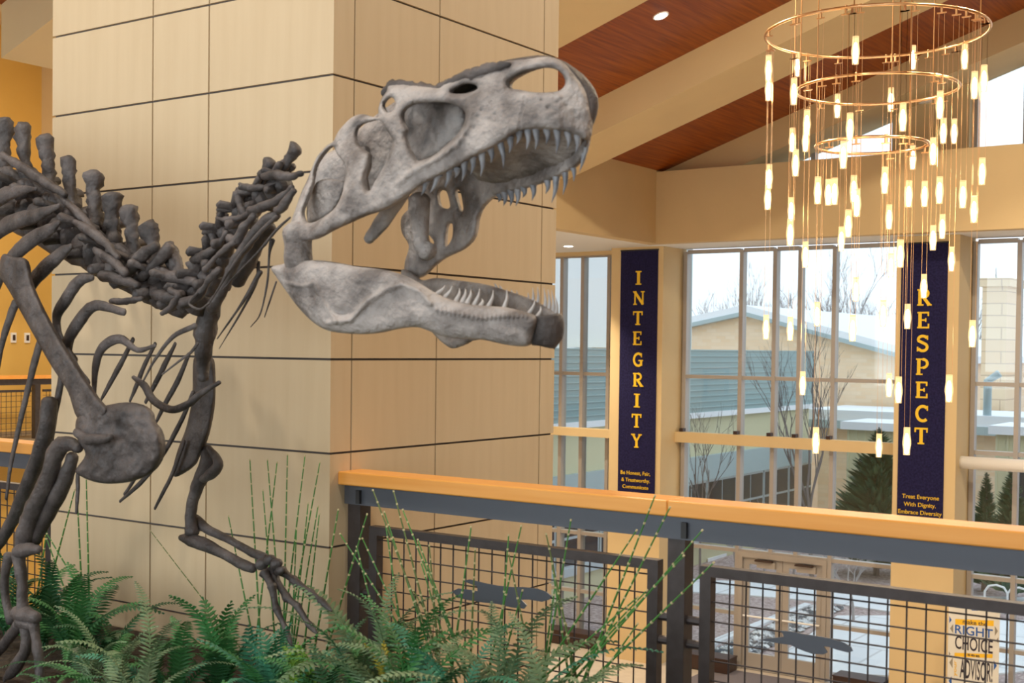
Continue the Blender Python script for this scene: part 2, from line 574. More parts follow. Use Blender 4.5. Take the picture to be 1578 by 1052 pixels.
for n, (name, label, xs) in enumerate((
        ('window_5', 'triangular clerestory window beneath the sloping ceiling', [-6.4, -5.85, -4.9, -3.42]),
        ('window_6', 'tall sloping clerestory window above the RESPECT banner', [-2.05, -1.24, -0.4, 0.5, 1.4, 2.4]),
        ('window_7', 'clerestory window beneath the ceiling ridge', [3.5, 4.6, 5.8, 7.0]))):
    w = empty(name, (xs[0], 18.0, 4.9))
    struct(w, label, 'window')
    for x in xs:
        cbox('mullion', x - .04, x + .04, 17.90, 18.05, 4.8, z_cl(x), M_ALU, w)
    for i in range(len(xs) - 1):
        xa, xb = xs[i] + .04, xs[i + 1] - .04
        h = .09
        MB().quadbox([(xa, 17.9, z_cl(xa) - h), (xb, 17.9, z_cl(xb) - h), (xb, 18.05, z_cl(xb) - h), (xa, 18.05, z_cl(xa) - h)],
                     [(xa, 17.9, z_cl(xa)), (xb, 17.9, z_cl(xb)), (xb, 18.05, z_cl(xb)), (xa, 18.05, z_cl(xa))]).build('head', M_ALU, w)
        MB().quadbox([(xa, 17.99, 4.8), (xb, 17.99, 4.8), (xb, 17.996, 4.8), (xa, 17.996, 4.8)],
                     [(xa, 17.99, z_cl(xa) - h), (xb, 17.99, z_cl(xb) - h), (xb, 17.996, z_cl(xb) - h), (xa, 17.996, z_cl(xa) - h)]).build('pane', M_GLASS, w)
for n, (xa, xb) in enumerate(((X_LEFT, -6.44), (-3.38, -2.09), (2.44, 3.46))):
    c = MB().quadbox([(xa, 17.7, 4.8), (xb, 17.7, 4.8), (xb, 18.1, 4.8), (xa, 18.1, 4.8)],
                     [(xa, 17.7, z_deck(xa) - .4), (xb, 17.7, z_deck(xb) - .4), (xb, 18.1, z_deck(xb) - .4), (xa, 18.1, z_deck(xa) - .4)]).build('wall_clerestory_%d' % (n + 1), M_TAN)
    struct(c, ['tan wall at the low end of the clerestory', 'tan wall between the clerestory windows', 'tan wall between the right clerestory windows'][n])
c = MB().quadbox([(7.04, 17.9, 4.8), (X_RIGHT, 17.9, 4.8), (X_RIGHT, 18.1, 4.8), (7.04, 18.1, 4.8)],
                 [(7.04, 17.9, z_deck(7.04)), (X_RIGHT, 17.9, z_deck(X_RIGHT)), (X_RIGHT, 18.1, z_deck(X_RIGHT)), (7.04, 18.1, z_deck(7.04))]).build('wall_clerestory_4', M_TAN)
struct(c, 'tan gable wall right of the ridge')
q = onp(1427, 149, 1, 17.68)
o = cbox('strobe_box', q[0] - .11, q[0] + .11, 17.62, 17.71, q[2] - .11, q[2] + .11, M_WHITE, None)
tag(o, 'small white square alarm box on the clerestory wall', 'alarm box')


# ------------------------------------------------------------------ banners with slab-serif letters
def ribbon(mb, pts, w, y):
    """flat thick stroke in the XZ plane; mitred"""
    pts = [Vector((p[0], 0, p[1])) for p in pts]
    n = len(pts)
    L, Rr = [], []
    for i in range(n):
        a, b = pts[max(i - 1, 0)], pts[min(i + 1, n - 1)]
        t = (b - a).normalized()
        s = Vector((-t.z, 0, t.x)) * (w / 2)
        L.append(pts[i] + s)
        Rr.append(pts[i] - s)
    vs = [(p.x, y, p.z) for p in L] + [(p.x, y, p.z) for p in Rr]
    th = .006
    vs += [(v[0], y - th, v[2]) for v in vs[:2 * n]]
    fs = []
    for i in range(n - 1):
        fs.append((2 * n + i, 2 * n + i + 1, 3 * n + i + 1, 3 * n + i))
        fs.append((i, i + 1, 2 * n + i + 1, 2 * n + i))
        fs.append((n + i + 1, n + i, 3 * n + i, 3 * n + i + 1))
    fs.append((0, 2 * n, 3 * n, n))
    fs.append((n - 1, 2 * n - 1, 4 * n - 1, 3 * n - 1))
    mb.add(vs, fs)


def arc(cx, cz, rx, rz, a0, a1, n=12):
    return [(cx + rx * math.cos(math.radians(a0 + (a1 - a0) * i / n)), cz + rz * math.sin(math.radians(a0 + (a1 - a0) * i / n))) for i in range(n + 1)]


ST, SE = .20, .09   # stem and serif weights, letter box 0.8 x 1
GLYPH = {
    'I': [([(.4, 0), (.4, 1)], .24), ([(.16, .045), (.64, .045)], SE), ([(.16, .955), (.64, .955)], SE)],
    'N': [([(.14, 0), (.14, 1)], .11), ([(.78, 0), (.78, 1)], .11), ([(.10, .97), (.80, .04)], .20), ([(0, .045), (.30, .045)], SE),
          ([(-.02, .955), (.26, .955)], SE), ([(.62, .955), (.94, .955)], SE)],
    'T': [([(.4, 0), (.4, 1)], ST), ([(0, .945), (.8, .945)], .11), ([(.2, .045), (.6, .045)], SE), ([(.045, .72), (.045, .95)], SE), ([(.755, .72), (.755, .95)], SE)],
    'E': [([(.18, 0), (.18, 1)], ST), ([(.02, .05), (.74, .05)], .10), ([(.02, .95), (.72, .95)], .10), ([(.18, .5), (.55, .5)], .10),
          ([(.70, 0), (.70, .28)], SE), ([(.68, .74), (.68, 1)], SE), ([(.53, .38), (.53, .62)], .08)],
    'G': [(arc(.46, .5, .36, .44, 50, 315, 20), .17), ([(.70, .06), (.70, .44)], .17), ([(.48, .44), (.86, .44)], SE), ([(.72, .68), (.72, .98)], .08)],
    'R': [([(.18, 0), (.18, 1)], ST), ([(.02, .045), (.40, .045)], SE), ([(.02, .955), (.45, .955)], SE), (arc(.42, .73, .26, .225, 90, -90, 12), .15),
          ([(.18, .505), (.44, .505)], SE), ([(.40, .50), (.76, .03)], .19), ([(.62, .045), (.90, .045)], SE)],
    'Y': [([(.42, 0), (.42, .48)], ST), ([(.42, .46), (.12, .97)], .17), ([(.42, .46), (.72, .97)], .13), ([(.24, .045), (.60, .045)], SE),
          ([(-.02, .955), (.30, .955)], SE), ([(.58, .955), (.86, .955)], SE)],
    'S': [(arc(.40, .73, .27, .215, 25, 200, 12) + arc(.40, .28, .27, .23, 70, -160, 14), .17), ([(.68, .72), (.68, .98)], .08), ([(.10, .02), (.10, .30)], .08)],
    'P': [([(.18, 0), (.18, 1)], ST), ([(.02, .045), (.42, .045)], SE), ([(.02, .955), (.45, .955)], SE), (arc(.42, .70, .28, .255, 90, -90, 12), .16), ([(.18, .445), (.44, .445)], SE)],
    'C': [(arc(.46, .5, .36, .44, 50, 310, 20), .18), ([(.73, .68), (.73, .98)], .08)],
}


def letter(ch, cx, cz, h, y, mt, parent):
    mb = MB()
    s = h
    for q_, (pts, w) in enumerate(GLYPH[ch]):
        ribbon(mb, [((p[0] - .42) * s + cx, (p[1] - .5) * s + cz) for p in pts], w * s, y - .0014 * q_)
    mb.build('letter', mt, parent)


def text_mesh(s, size, mt, cx, y, cz, parent, name='lettering', bold=0.012, sx=1.0, sz=1.0, rotz=0.0, roty=0.0, extr=0.003):
    cu = bpy.data.curves.new('t', 'FONT')
    cu.body = s
    cu.size = size
    cu.align_x = 'CENTER'
    cu.align_y = 'CENTER'
    cu.offset = bold * size
    cu.extrude = extr
    cu.resolution_u = 3
    ob = bpy.data.objects.new('t', cu)
    COL.objects.link(ob)
    bpy.context.view_layer.update()
    me = bpy.data.meshes.new_from_object(ob.evaluated_get(bpy.context.evaluated_depsgraph_get()))
    bpy.data.objects.remove(ob)
    M = Matrix.Translation((cx, y, cz)) @ Matrix.Rotation(rotz, 4, 'Z') @ Matrix.Rotation(roty, 4, 'Y') @ Matrix.Rotation(math.radians(90), 4, 'X') @ Matrix.Diagonal((sx, sz, 1, 1))
    me.transform(M)
    me.materials.clear()
    return link(name, me, mt, parent)


def banner(label, x0, x1, ztop, zbot, word, cxpx, ys, hz, small, sy, ssize, cream):
    yb = Y_COL - .012
    root = empty('banner', ((x0 + x1) / 2, yb, zbot))
    tag(root, label, 'banner')
    MB().box(x0, x1, yb - .008, yb + .006, zbot, ztop).build('fabric', M_NAVY, root)
    MB().tube([(x0 - .01, yb, ztop), (x1 + .01, yb, ztop)], .014, 8).build('hanging_rod', M_BLACK, root)
    yl = yb - .009
    for ch, yp, cxp, cr in zip(word, ys, cxpx, cream):
        p = onp(cxp, yp, 1, yl)
        letter(ch, p[0], p[2], hz, yl, M_GOLD, root)
    for t, (xp, yp) in zip(small, sy):
        p = onp(xp, yp, 1, yl)
        text_mesh(t, ssize, M_GOLD, p[0], yl - .003, p[2], root, bold=.004)


banner('navy vertical banner reading INTEGRITY on the column beside the side bay', -8.43, -7.625, 3.50, -1.30, 'INTEGRITY',
       [984.5, 984, 983.5, 983, 983, 983, 982, 981.5, 981], [428, 459, 490, 521, 554, 585, 617, 648, 679], .262,
       ['Be Honest, Fair,', '& Trustworthy.', 'Communicate'], [(979, 729), (979.5, 740), (979, 750.5)], .100, [0, 0, 0, 1, 1, 0, 0, 0, 0])
banner('navy vertical banner reading RESPECT on the column behind the chandelier', -3.0, -2.235, 3.44, -1.55, 'RESPECT',
       [1424, 1424, 1422.5, 1422, 1421.5, 1421, 1420], [458, 493, 529, 565, 600.5, 637, 671.5], .275,
       ['Treat Everyone', 'With Dignity.', 'Embrace Diversity'], [(1418.5, 766), (1417.5, 778), (1417, 790)], .098, [0, 0, 1, 0, 0, 0, 0])


# ------------------------------------------------------------------ guard rail along the mezzanine edge
SIL1 = [(725, 700), (770, 680), (850, 690), (910, 700), (905, 665), (800, 625), (850, 615), (950, 640), (1050, 660), (1150, 670), (1230, 670), (1330, 680),
        (1400, 705), (1437, 735), (1420, 760), (1370, 775), (1280, 760), (1220, 760), (1260, 800), (1240, 825), (1150, 815), (1050, 790), (950, 780), (850, 765), (770, 745)]
SIL2 = [(320, 740), (400, 725), (480, 720), (510, 715), (505, 695), (480, 670), (560, 675), (650, 695), (750, 710), (860, 730), (950, 760), (1000, 790), (1013, 820),
        (980, 830), (900, 810), (840, 790), (800, 785), (830, 830), (800, 845), (720, 840), (660, 820), (610, 800), (560, 775), (480, 765), (400, 750)]


def guard_rail(label, x0, x1, posts, panels, y=0.13, group=None):
    root = empty('guard_rail', ((x0 + x1) / 2, y, 0.0))
    tag(root, label, 'railing', group)
    cuts = [x0] + [c for c in (1.66, 4.98) if x0 < c < x1] + [x1]
    for a, b_ in zip(cuts[:-1], cuts[1:]):
        o = MB().box(a + (.001 if a != x0 else 0), b_ - .001, y - .08, y + .08, .995, 1.055).build('wooden_cap', M_CAP, root)
        bv = o.modifiers.new('b', 'BEVEL')
        bv.width, bv.segments = .006, 2
    MB().box(x0 + .01, x1, y - .045, y + .045, .908, .9945).build('steel_beam', M_STEELB, root)
    for p in posts:
        o = MB().box(p - .036, p + .036, y - .036, y + .036, -.0, .995).build('post', M_STEEL, root)
        MB().box(p + .03, p + .052, y - .060, y - .02, .915, .975).build('bolt_plate', M_BLACK, o)
    for (a, b_, sil, spx) in panels:
        pn = empty('mesh_panel', ((a + b_) / 2, y, .08))
        pn.parent = root
        pn.location = (pn.location[0] - root.location[0], 0, .08)
        z0, z1 = .08, .815
        wx = .045
        MB().box(a, b_, y - .022, y + .022, z1 - .038, z1).build('panel_frame_bar', M_STEEL, pn)
        MB().box(a, b_, y - .022, y + .022, z0, z0 + .038).build('panel_frame_bar', M_STEEL, pn)
        MB().box(a, a + wx, y - .022, y + .022, z0 + .038, z1 - .038).build('panel_frame_bar', M_STEEL, pn)
        MB().box(b_ - wx, b_, y - .022, y + .022, z0 + .038, z1 - .038).build('panel_frame_bar', M_STEEL, pn)
        n = max(2, round((b_ - a - 2 * wx) / .0672))
        vme = MB().tube([(0, 0, z0 + .03), (0, 0, z1 - .03)], .0034, 6).mesh('wire')
        hme = MB().tube([(a + .03, 0, 0), (b_ - .03, 0, 0)], .0034, 6).mesh('wire')
        vme.materials.append(M_STEEL)
        hme.materials.append(M_STEEL)
        for i in range(1, n):
            o = bpy.data.objects.new('wire', vme)
            COL.objects.link(o)
            o.parent = pn
            o.location = (a + wx + (b_ - a - 2 * wx) * i / n - (a + b_) / 2, .004, -.08)
        for i in range(1, 10):
            o = bpy.data.objects.new('wire', hme)
            COL.objects.link(o)
            o.parent = pn
            o.location = (-(a + b_) / 2, -.003, .755 + .0735 - i * .0735 - .08)
        for zz in (.60, .51, .2):
            for (p0, p1) in ((a - .06, a + .02), (b_ - .02, b_ + .06)):
                MB().tube([(p0, y, zz), (p1, y, zz)], .017, 10).build('spacer_pin', M_STEEL, pn)
        if sil:
            P = [onp(spx[0] + p[0] / spx[2], spx[1] + p[1] / spx[2], 1, y - .012) for p in sil]
            MB().prism(P, (0, .006, 0)).build('animal_silhouette', M_STEELB, pn)


guard_rail('wood-capped steel guard rail running from the panelled pier past the banners', 0.002, 8.3, [.062, 1.68, 3.33, 4.98, 6.63, 8.24],
           [(.14, 1.595, SIL1, (540, 760, 4.641)), (1.772, 3.24, SIL2, (1100, 830, 4.741)), (3.42, 4.89, None, None), (5.07, 6.54, None, None), (6.72, 8.15, None, None)])
guard_rail('wood-capped guard rail stretch partly hidden by the ribcage beside the pier', -8.0, -2.024, [-2.09, -3.74, -5.39, -7.0],
           [(-3.65, -2.18, None, None), (-5.3, -3.83, None, None), (-6.9, -5.48, None, None)])
# far gallery rail (runs along Y)
root = empty('guard_rail', (-14.75, 5.5, 0))
tag(root, 'distant dark-capped guard rail in front of the yellow gallery wall', 'railing')
MB().box(-14.83, -14.67, .6, 9.95, 1.0, 1.06).build('wooden_cap', M_CAP, root)
MB().box(-14.79, -14.71, .6, 9.95, .90, 1.0).build('steel_beam', M_STEEL, root)
for yy in (.7, 2.3, 3.9, 5.5, 7.1, 8.7, 9.9):
    MB().box(-14.8, -14.7, yy - .05, yy + .05, 0, .9).build('post', M_STEEL, root)
for yy in (.75, 2.35, 3.95, 5.55, 7.15, 8.75):
    pl = 1.5 if yy < 8 else 1.1
    MB().box(-14.77, -14.73, yy + .08, yy + pl - .05, .78, .82).build('panel_frame_bar', M_STEEL, root)
    for i in range(1, 15):
        q = yy + .08 + (pl - .13) * i / 15
        MB().tube([(-14.75, q, 0.05), (-14.75, q, .8)], .005, 4).build('wire', M_STEEL, root)
    for i in range(1, 9):
        MB().tube([(-14.75, yy + .08, i * .09), (-14.75, yy + pl - .05, i * .09)], .005, 4).build('wire', M_STEEL, root)
for yy in (onp(20, 520, 0, -16.5)[1], onp(41, 520, 0, -16.5)[1]):
    z = onp(20, 520, 0, -16.5)[2]
    o = MB().box(-16.5, -16.47, yy - .05, yy + .05, z - .09, z + .09).build('wall_plate', M_WHITE)
    MB().box(-16.472, -16.46, yy - .025, yy + .025, z - .05, z + .05).build('switch', M_DKBROWN, o)
    tag(o, 'small switch plate on the yellow gallery wall', 'switch plate', 'switch plates on the gallery wall')

# ------------------------------------------------------------------ chandelier
CHD = 11.0
cc = CAM + ray(1350, 535) * CHD
CX, CYY = cc[0], cc[1]
cz = lambda py: CAM[2] + (535 - py) / F_PX * CHD
ch = empty('chandelier', (CX, CYY, cz(700)))
tag(ch, 'three-ring brass chandelier with dozens of glowing glass tube pendants', 'chandelier')
RINGS = [(1349, 51, 169), (1351, 138, 123), (1343, 224, 85)]
ring3 = []
rtv = np.array([math.cos(YAW), -math.sin(YAW), 0])
fwv = np.array([math.sin(YAW), math.cos(YAW), 0])
# horizontal axes perpendicular to / along the sight line to the chandelier
sl = np.array([CX - CAM[0], CYY - CAM[1], 0])
sl /= np.linalg.norm(sl)
sr_ = np.array([sl[1], -sl[0], 0])
for (rx, ry, rr) in RINGS:
    R_ = rr / F_PX * CHD * .985
    c = CAM + ray(rx, ry) * CHD
    ring3.append((c, R_))
    pts = [c + sr_ * (R_ * math.cos(a)) + sl * (R_ * math.sin(a)) for a in np.linspace(0, 2 * math.pi, 65)]
    MB().tube(pts, .0135, 8, cap=False).build('ring', M_BRASS, ch, smooth=True)
ztop_ch = z_deck(CX)
for k, a in enumerate((20, 140, 260)):
    for j, (c, R_) in enumerate(ring3):
        a2 = math.radians(a + j * 25)
        p = c + sr_ * (R_ * math.cos(a2)) + sl * (R_ * math.sin(a2))
        z1 = z_deck(p[0]) + .01 if j == 0 else ring3[j - 1][0][2]
        if j:
            z1 = z_deck(p[0]) + .01
        MB().tube([p, (p[0], p[1], z1)], .006, 6).build('support_rod', M_BRASS, ch)
PEND = [(1185, 85, 120), (1184.5, 117, 155), (1228.7, 81, 122), (1223.5, 120, 157), (1319.6, 56, 98), (1407, 70, 112), (1487, 68, 110), (1502, 110, 147), (1517, 100, 143),
        (1290.6, 145, 180), (1373, 135, 167), (1391, 159, 200), (1450, 140, 176), (1243.8, 169, 202), (1242, 197, 234), (1309.7, 174, 211), (1454, 182, 223), (1469.6, 183, 222),
        (1220, 197, 235), (1225.5, 230, 271), (1299, 217, 254), (1405.8, 224, 266), (1438.8, 212, 249), (1514, 243, 283), (1364, 257, 297), (1185.6, 253, 291), (1183, 285, 323),
        (1261, 272, 310), (1277, 276, 315), (1287, 274, 309), (1317, 270, 311), (1320, 291, 331), (1401, 278, 315), (1425, 279, 318), (1448, 272, 308), (1485, 278, 318),
        (1501, 301, 339), (1370, 315, 350), (1220, 304, 343), (1219, 337, 374), (1309, 323, 364), (1296.5, 349, 385), (1452, 330, 369), (1438, 347, 384), (1388, 369, 410),
        (1467, 380, 418), (1241, 372, 415), (1374, 390, 425), (1319, 427, 464), (1424, 422, 460), (1399, 468, 505), (1361, 462, 497), (1258.6, 465, 500), (1181, 485, 522),
        (1218, 488, 523), (1314, 485, 526), (1498.7, 493, 530), (1236.5, 572, 613), (1369, 575, 608), (1384.5, 580, 618), (1463, 577, 613), (1257, 658, 694), (1356, 668, 705), (1397, 658, 693)]
tube_me = {}
PH = .222
tv = MB()
prof = [(0, .025), (.25, .026), (.5, .033), (.62, .033), (.8, .027), (1.0, .025)]
tv.tube([(0, 0, -PH * p[0]) for p in prof], [p[1] for p in prof], 14, cap=False)
tube_mesh = tv.mesh('glass_tube')
tube_mesh.materials.append(M_TUBE)
for p in tube_mesh.polygons:
    p.use_smooth = True
bv_ = MB().tube([(0, 0, -.05), (0, 0, -.07), (0, 0, -.14), (0, 0, -.205), (0, 0, -.215)], [.006, .015, .02, .015, .006], 10)
bulb_mesh = bv_.mesh('bulb')
bulb_mesh.materials.append(M_BULB)
clip_mesh = MB().box(-.024, .024, -.003, .003, -.012, -.004).mesh('clip')
clip_mesh.materials.append(M_BRASS)
for k, (px, y0, y1) in enumerate(PEND):
    # which ring: outermost that reaches this column; low pendants hang from any ring
    cand = [j for j, (rx, ry, rr) in enumerate(RINGS) if abs(px - rx) <= rr * .992 and y0 > ry + 8]
    if not cand:
        cand = [0]
    j = cand[(k * 5 + k // 3) % len(cand)] if y0 > 150 else cand[0]
    c, R_ = ring3[j]
    sgn = 1 if (k * k + k // 2 + j) % 2 else -1
    best = None
    for a in np.linspace(0, math.pi, 181):
        p = c + sr_ * (R_ * math.cos(a)) + sl * (R_ * math.sin(a) * sgn)
        q = RM @ (np.array([p[0], p[1], CAM[2] + (535 - y0) / F_PX * CHD]) - CAM)
        e = abs(W_PX / 2 + F_PX * q[0] / q[2] - px)
        if best is None or e < best[0]:
            best = (e, p)
    p = best[1]
    dh = (p[:2] - CAM[:2]) @ RM[2][:2]
    z = (CAM + ray(px, y0) * (dh / (ray(px, y0)[:2] @ RM[2][:2])))[2]
    pe = empty('pendant', (0, 0, 0))
    pe.parent = ch
    pe.location = (p[0] - ch.location[0], p[1] - ch.location[1], z - ch.location[2])
    o = bpy.data.objects.new('glass_tube', tube_mesh)
    COL.objects.link(o)
    o.parent = pe
    o = bpy.data.objects.new('bulb', bulb_mesh)
    COL.objects.link(o)
    o.parent = pe
    o = bpy.data.objects.new('clip', clip_mesh)
    COL.objects.link(o)
    o.parent = pe
    w = MB()
    hang = c[2] - z
    for s in (-1, 1):
        w.tube([(s * .022, 0, -.01), (s * .022, 0, hang - .055)], .0016, 4)
    w = w.mesh('cable')
    w.materials.append(M_BRASS)
    o = bpy.data.objects.new('cable', w)
    COL.objects.link(o)
    o.parent = pe
    w = MB().box(-.036, .036, -.005, .005, hang - .06, hang - .05).tube([(0, 0, hang - .055), (0, 0, hang + .018)], .010, 8).mesh('bracket')
    w.materials.append(M_BRASS)
    o = bpy.data.objects.new('bracket', w)
    COL.objects.link(o)
    o.parent = pe
# recessed downlights in the wooden ceiling
tilt = math.atan(1 / 3)


def downlight(x, y, label, watts, z=None, flat=False):
    z = z_deck(x) if z is None else z
    o = empty('downlight', (x, y, z))
    tag(o, label, 'ceiling light')
    ring = MB().tube([(0, 0, .01), (0, 0, -.012)], [.11, .105], 24)
    r = link('trim_ring', ring.mesh('trim_ring'), M_WHITE)
    r.parent = o
    dsc = MB().tube([(0, 0, -.012), (0, 0, -.018)], [.085, .08], 24)
    d = link('lens', dsc.mesh('lens'), M_LAMP)
    d.parent = o
    la = area_light('downlight_lamp', x, y, z - .03, .16, watts, WARM)
    la.data.spread = math.radians(75)   # recessed: the can cuts the beam off
    if not flat:
        o.rotation_euler = (0, -tilt, 0)
    return o


downlight(-4.13, 10.64, 'round recessed downlight glowing in the wooden ceiling', 120)
q = onp(876, 378.5, 2, Z_SOF)
downlight(q[0], q[1], 'small recessed downlight in the white soffit of the side bay', 60, Z_SOF, True)

# ------------------------------------------------------------------ the theropod skeleton
A_H = math.radians(8)
SP0 = np.array([1.4, -1.0, 0.0])
SN = np.array([math.sin(A_H), math.cos(A_H), 0.0])      # towards the animal's far side
SH = np.array([math.cos(A_H), -math.sin(A_H), 0.0])     # the way it faces


def S(px, py, off=0.0):
    d = ray(px, py)
    s = (SN @ (SP0 - CAM) + off) / (SN @ d)
    return CAM + d * s


def S_many(px, py, off):
    d = np.stack([(px - W_PX / 2) / F_PX, -(py - H_PX / 2 - CY_SHIFT) / F_PX, np.ones_like(px)], -1) @ RM
    s = (SN @ (SP0 - CAM) + off) / (d @ SN)
    return CAM + d * s[:, None]


SOIL = 0.17
dino = empty('dinosaur_skeleton', tuple(S(-120, 700, 0)[:2]) + (SOIL,))
tag(dino, 'dark brown mounted skeleton of a large meat-eating dinosaur with open jaws', 'skeleton')


def z1(p, o=(400, 60), k=2.922):
    return (o[0] + p[0] / k, o[1] + p[1] / k)


def zz(lst, o, k):
    return [(o[0] + p[0] / k, o[1] + p[1] / k) + tuple(p[2:]) for p in lst]


ZA = ((400, 60), 2.922)       # skull crop
ZB = ((400, 360), 3.156)      # jaw crop
ZC = ((0, 160), 3.2875)       # back and neck crop
ZD = ((0, 440), 2.923)        # shoulder crop
ZE = ((0, 732), 2.922)        # forelimb crop


def bone(name, ctrl, off=None, mt=M_BONE, sub=5, seg=9, flat=None, amp=.0, fr=25, parent=None, ends=True):
    """ctrl: (px, py, radius_px[, offset]) along the bone"""
    P = []
    for c in ctrl:
        o = c[3] if len(c) > 3 else off
        p = S(c[0], c[1], o)
        P.append(np.append(p, c[2] * depth(p) / F_PX))
    Q = catmull(P, sub)
    pts, rad = Q[:, :3], np.maximum(Q[:, 3], .0008)
    if ends:
        d0 = pts[0] - pts[1]
        d0 /= np.linalg.norm(d0) + 1e-9
        d1 = pts[-1] - pts[-2]
        d1 /= np.linalg.norm(d1) + 1e-9
        pts = np.vstack([pts[0] + d0 * rad[0] * .55, pts[0] + d0 * rad[0] * .35, pts, pts[-1] + d1 * rad[-1] * .35, pts[-1] + d1 * rad[-1] * .55])
        rad = np.concatenate([[rad[0] * .35, rad[0] * .75], rad, [rad[-1] * .75, rad[-1] * .35]])
    fl = (Vector(flat[0]), flat[1]) if flat else None
    a = amp if amp else float(np.mean(rad)) * .16
    return MB().tube(pts, list(rad), seg, flat=fl, amp=a, fr=fr).build(name, mt, parent or dino, smooth=True)


def plate(name, poly, holes, offn, T, rr, step, mt, parent=None, amp=.004, fr=18, relief=None):
    """pillow-shaped bone plate: photo-pixel outline with holes, laid out beside the sagittal plane at offset offn(px,py)"""
    loops = [catmull(poly, 4, True)] + [catmull(h, 4, True) for h in holes]
    lo = loops[0].min(0) - step * 1.5
    hi = loops[0].max(0) + step * 1.5
    nx, ny = int((hi[0] - lo[0]) / step) + 2, int((hi[1] - lo[1]) / step) + 2
    gx, gy = np.meshgrid(lo[0] + np.arange(nx) * step, lo[1] + np.arange(ny) * step)
    pts = np.stack([gx.ravel(), gy.ravel()], 1)
    dist = np.full(len(pts), 1e9)
    inside = np.zeros(len(pts), bool)
    for lp in loops:
        A, B = lp, np.roll(lp, -1, 0)
        for a, b in zip(A, B):
            ab = b - a
            L2 = ab @ ab
            if L2 < 1e-12:
                continue
            t = np.clip(((pts - a) @ ab) / L2, 0, 1)
            dist = np.minimum(dist, np.hypot(*(pts - a - t[:, None] * ab).T))
            cond = (a[1] > pts[:, 1]) != (b[1] > pts[:, 1])
            if cond.any():
                xi = a[0] + (pts[:, 1] - a[1]) / (b[1] - a[1] + 1e-12) * ab[0]
                inside ^= cond & (pts[:, 0] < xi)
    sd_ = np.where(inside, dist, -dist).reshape(ny, nx)
    vid = {}
    V2, Hh = [], []

    def vert(key, x, y, h):
        if key not in vid:
            vid[key] = len(V2)
            V2.append((x, y))
            Hh.append(h)
        return vid[key]

    faces = []
    for j in range(ny - 1):
        row = sd_[j:j + 2]
        for i in range(nx - 1):
            c = [(i, j), (i + 1, j), (i + 1, j + 1), (i, j + 1)]
            s = [sd_[b, a] for a, b in c]
            if max(s) <= 0:
                continue
            poly_ = []
            for k in range(4):
                a, b = c[k], c[(k + 1) % 4]
                sa, sb = s[k], s[(k + 1) % 4]
                if sa > 0:
                    poly_.append(vert(a, lo[0] + a[0] * step, lo[1] + a[1] * step, sa))
                if (sa > 0) != (sb > 0):
                    t = sa / (sa - sb)
                    kx = a[0] + (b[0] - a[0]) * t
                    ky = a[1] + (b[1] - a[1]) * t
                    poly_.append(vert((min(a, b), max(a, b)), lo[0] + kx * step, lo[1] + ky * step, 0.0))
            if len(poly_) >= 3:
                faces.append(poly_)
    V2 = np.array(V2)
    Hh = np.array(Hh)
    u = np.clip(Hh / rr, 0, 1)
    h = T * np.sqrt(np.maximum(0, 1 - (1 - u) ** 2))
    off = np.array([offn(x, y) for x, y in V2]) if callable(offn) else np.full(len(V2), offn)
    mid = S_many(V2[:, 0], V2[:, 1], off)
    hn = np.array([mnoise.noise(Vector(p) * fr) + .5 * mnoise.noise(Vector(p) * fr * 2.7) for p in mid]) * amp * np.clip(Hh / (rr * .5), 0, 1)
    if relief is not None:
        hn = hn + np.array([relief(x, y) for x, y in V2]) * np.clip(Hh / (rr * .5), 0, 1)
    top = S_many(V2[:, 0], V2[:, 1], off - h - hn)
    # inner face follows straight back along the body's lateral axis
    bot = mid + SN * h[:, None]
    n = len(V2)
    bmap = np.arange(n)
    verts = [tuple(p) for p in top]
    for i in range(n):
        if Hh[i] > 0:
            bmap[i] = len(verts)
            verts.append(tuple(bot[i]))
    fs = [tuple(reversed(q)) for q in faces] + [tuple(int(bmap[i]) for i in q) for q in faces]
    me = bpy.data.meshes.new(name)
    me.from_pydata(verts, [], fs)
    me.update()
    return link(name, me, mt, parent or dino, smooth=True)


def interp(x, xs, ys):
    return float(np.interp(x, xs, ys))


# --- skull
def w_near(px, py):
    w = interp(px, [430, 520, 600, 690, 780, 860, 908], [.26, .25, .19, .17, .135, .09, .03])
    # the roof leans in over the side walls
    ytop = interp(px, [430, 560, 600, 700, 850, 908], [330, 180, 130, 125, 88, 150])
    t = max(0.0, min(1.0, (py - ytop) / 90.0))
    return w * (.62 + .38 * t ** .7)


def w_far(px, py):
    return interp(px, [620, 700, 760, 830, 880, 908], [.27, .22, .17, .12, .08, .03])


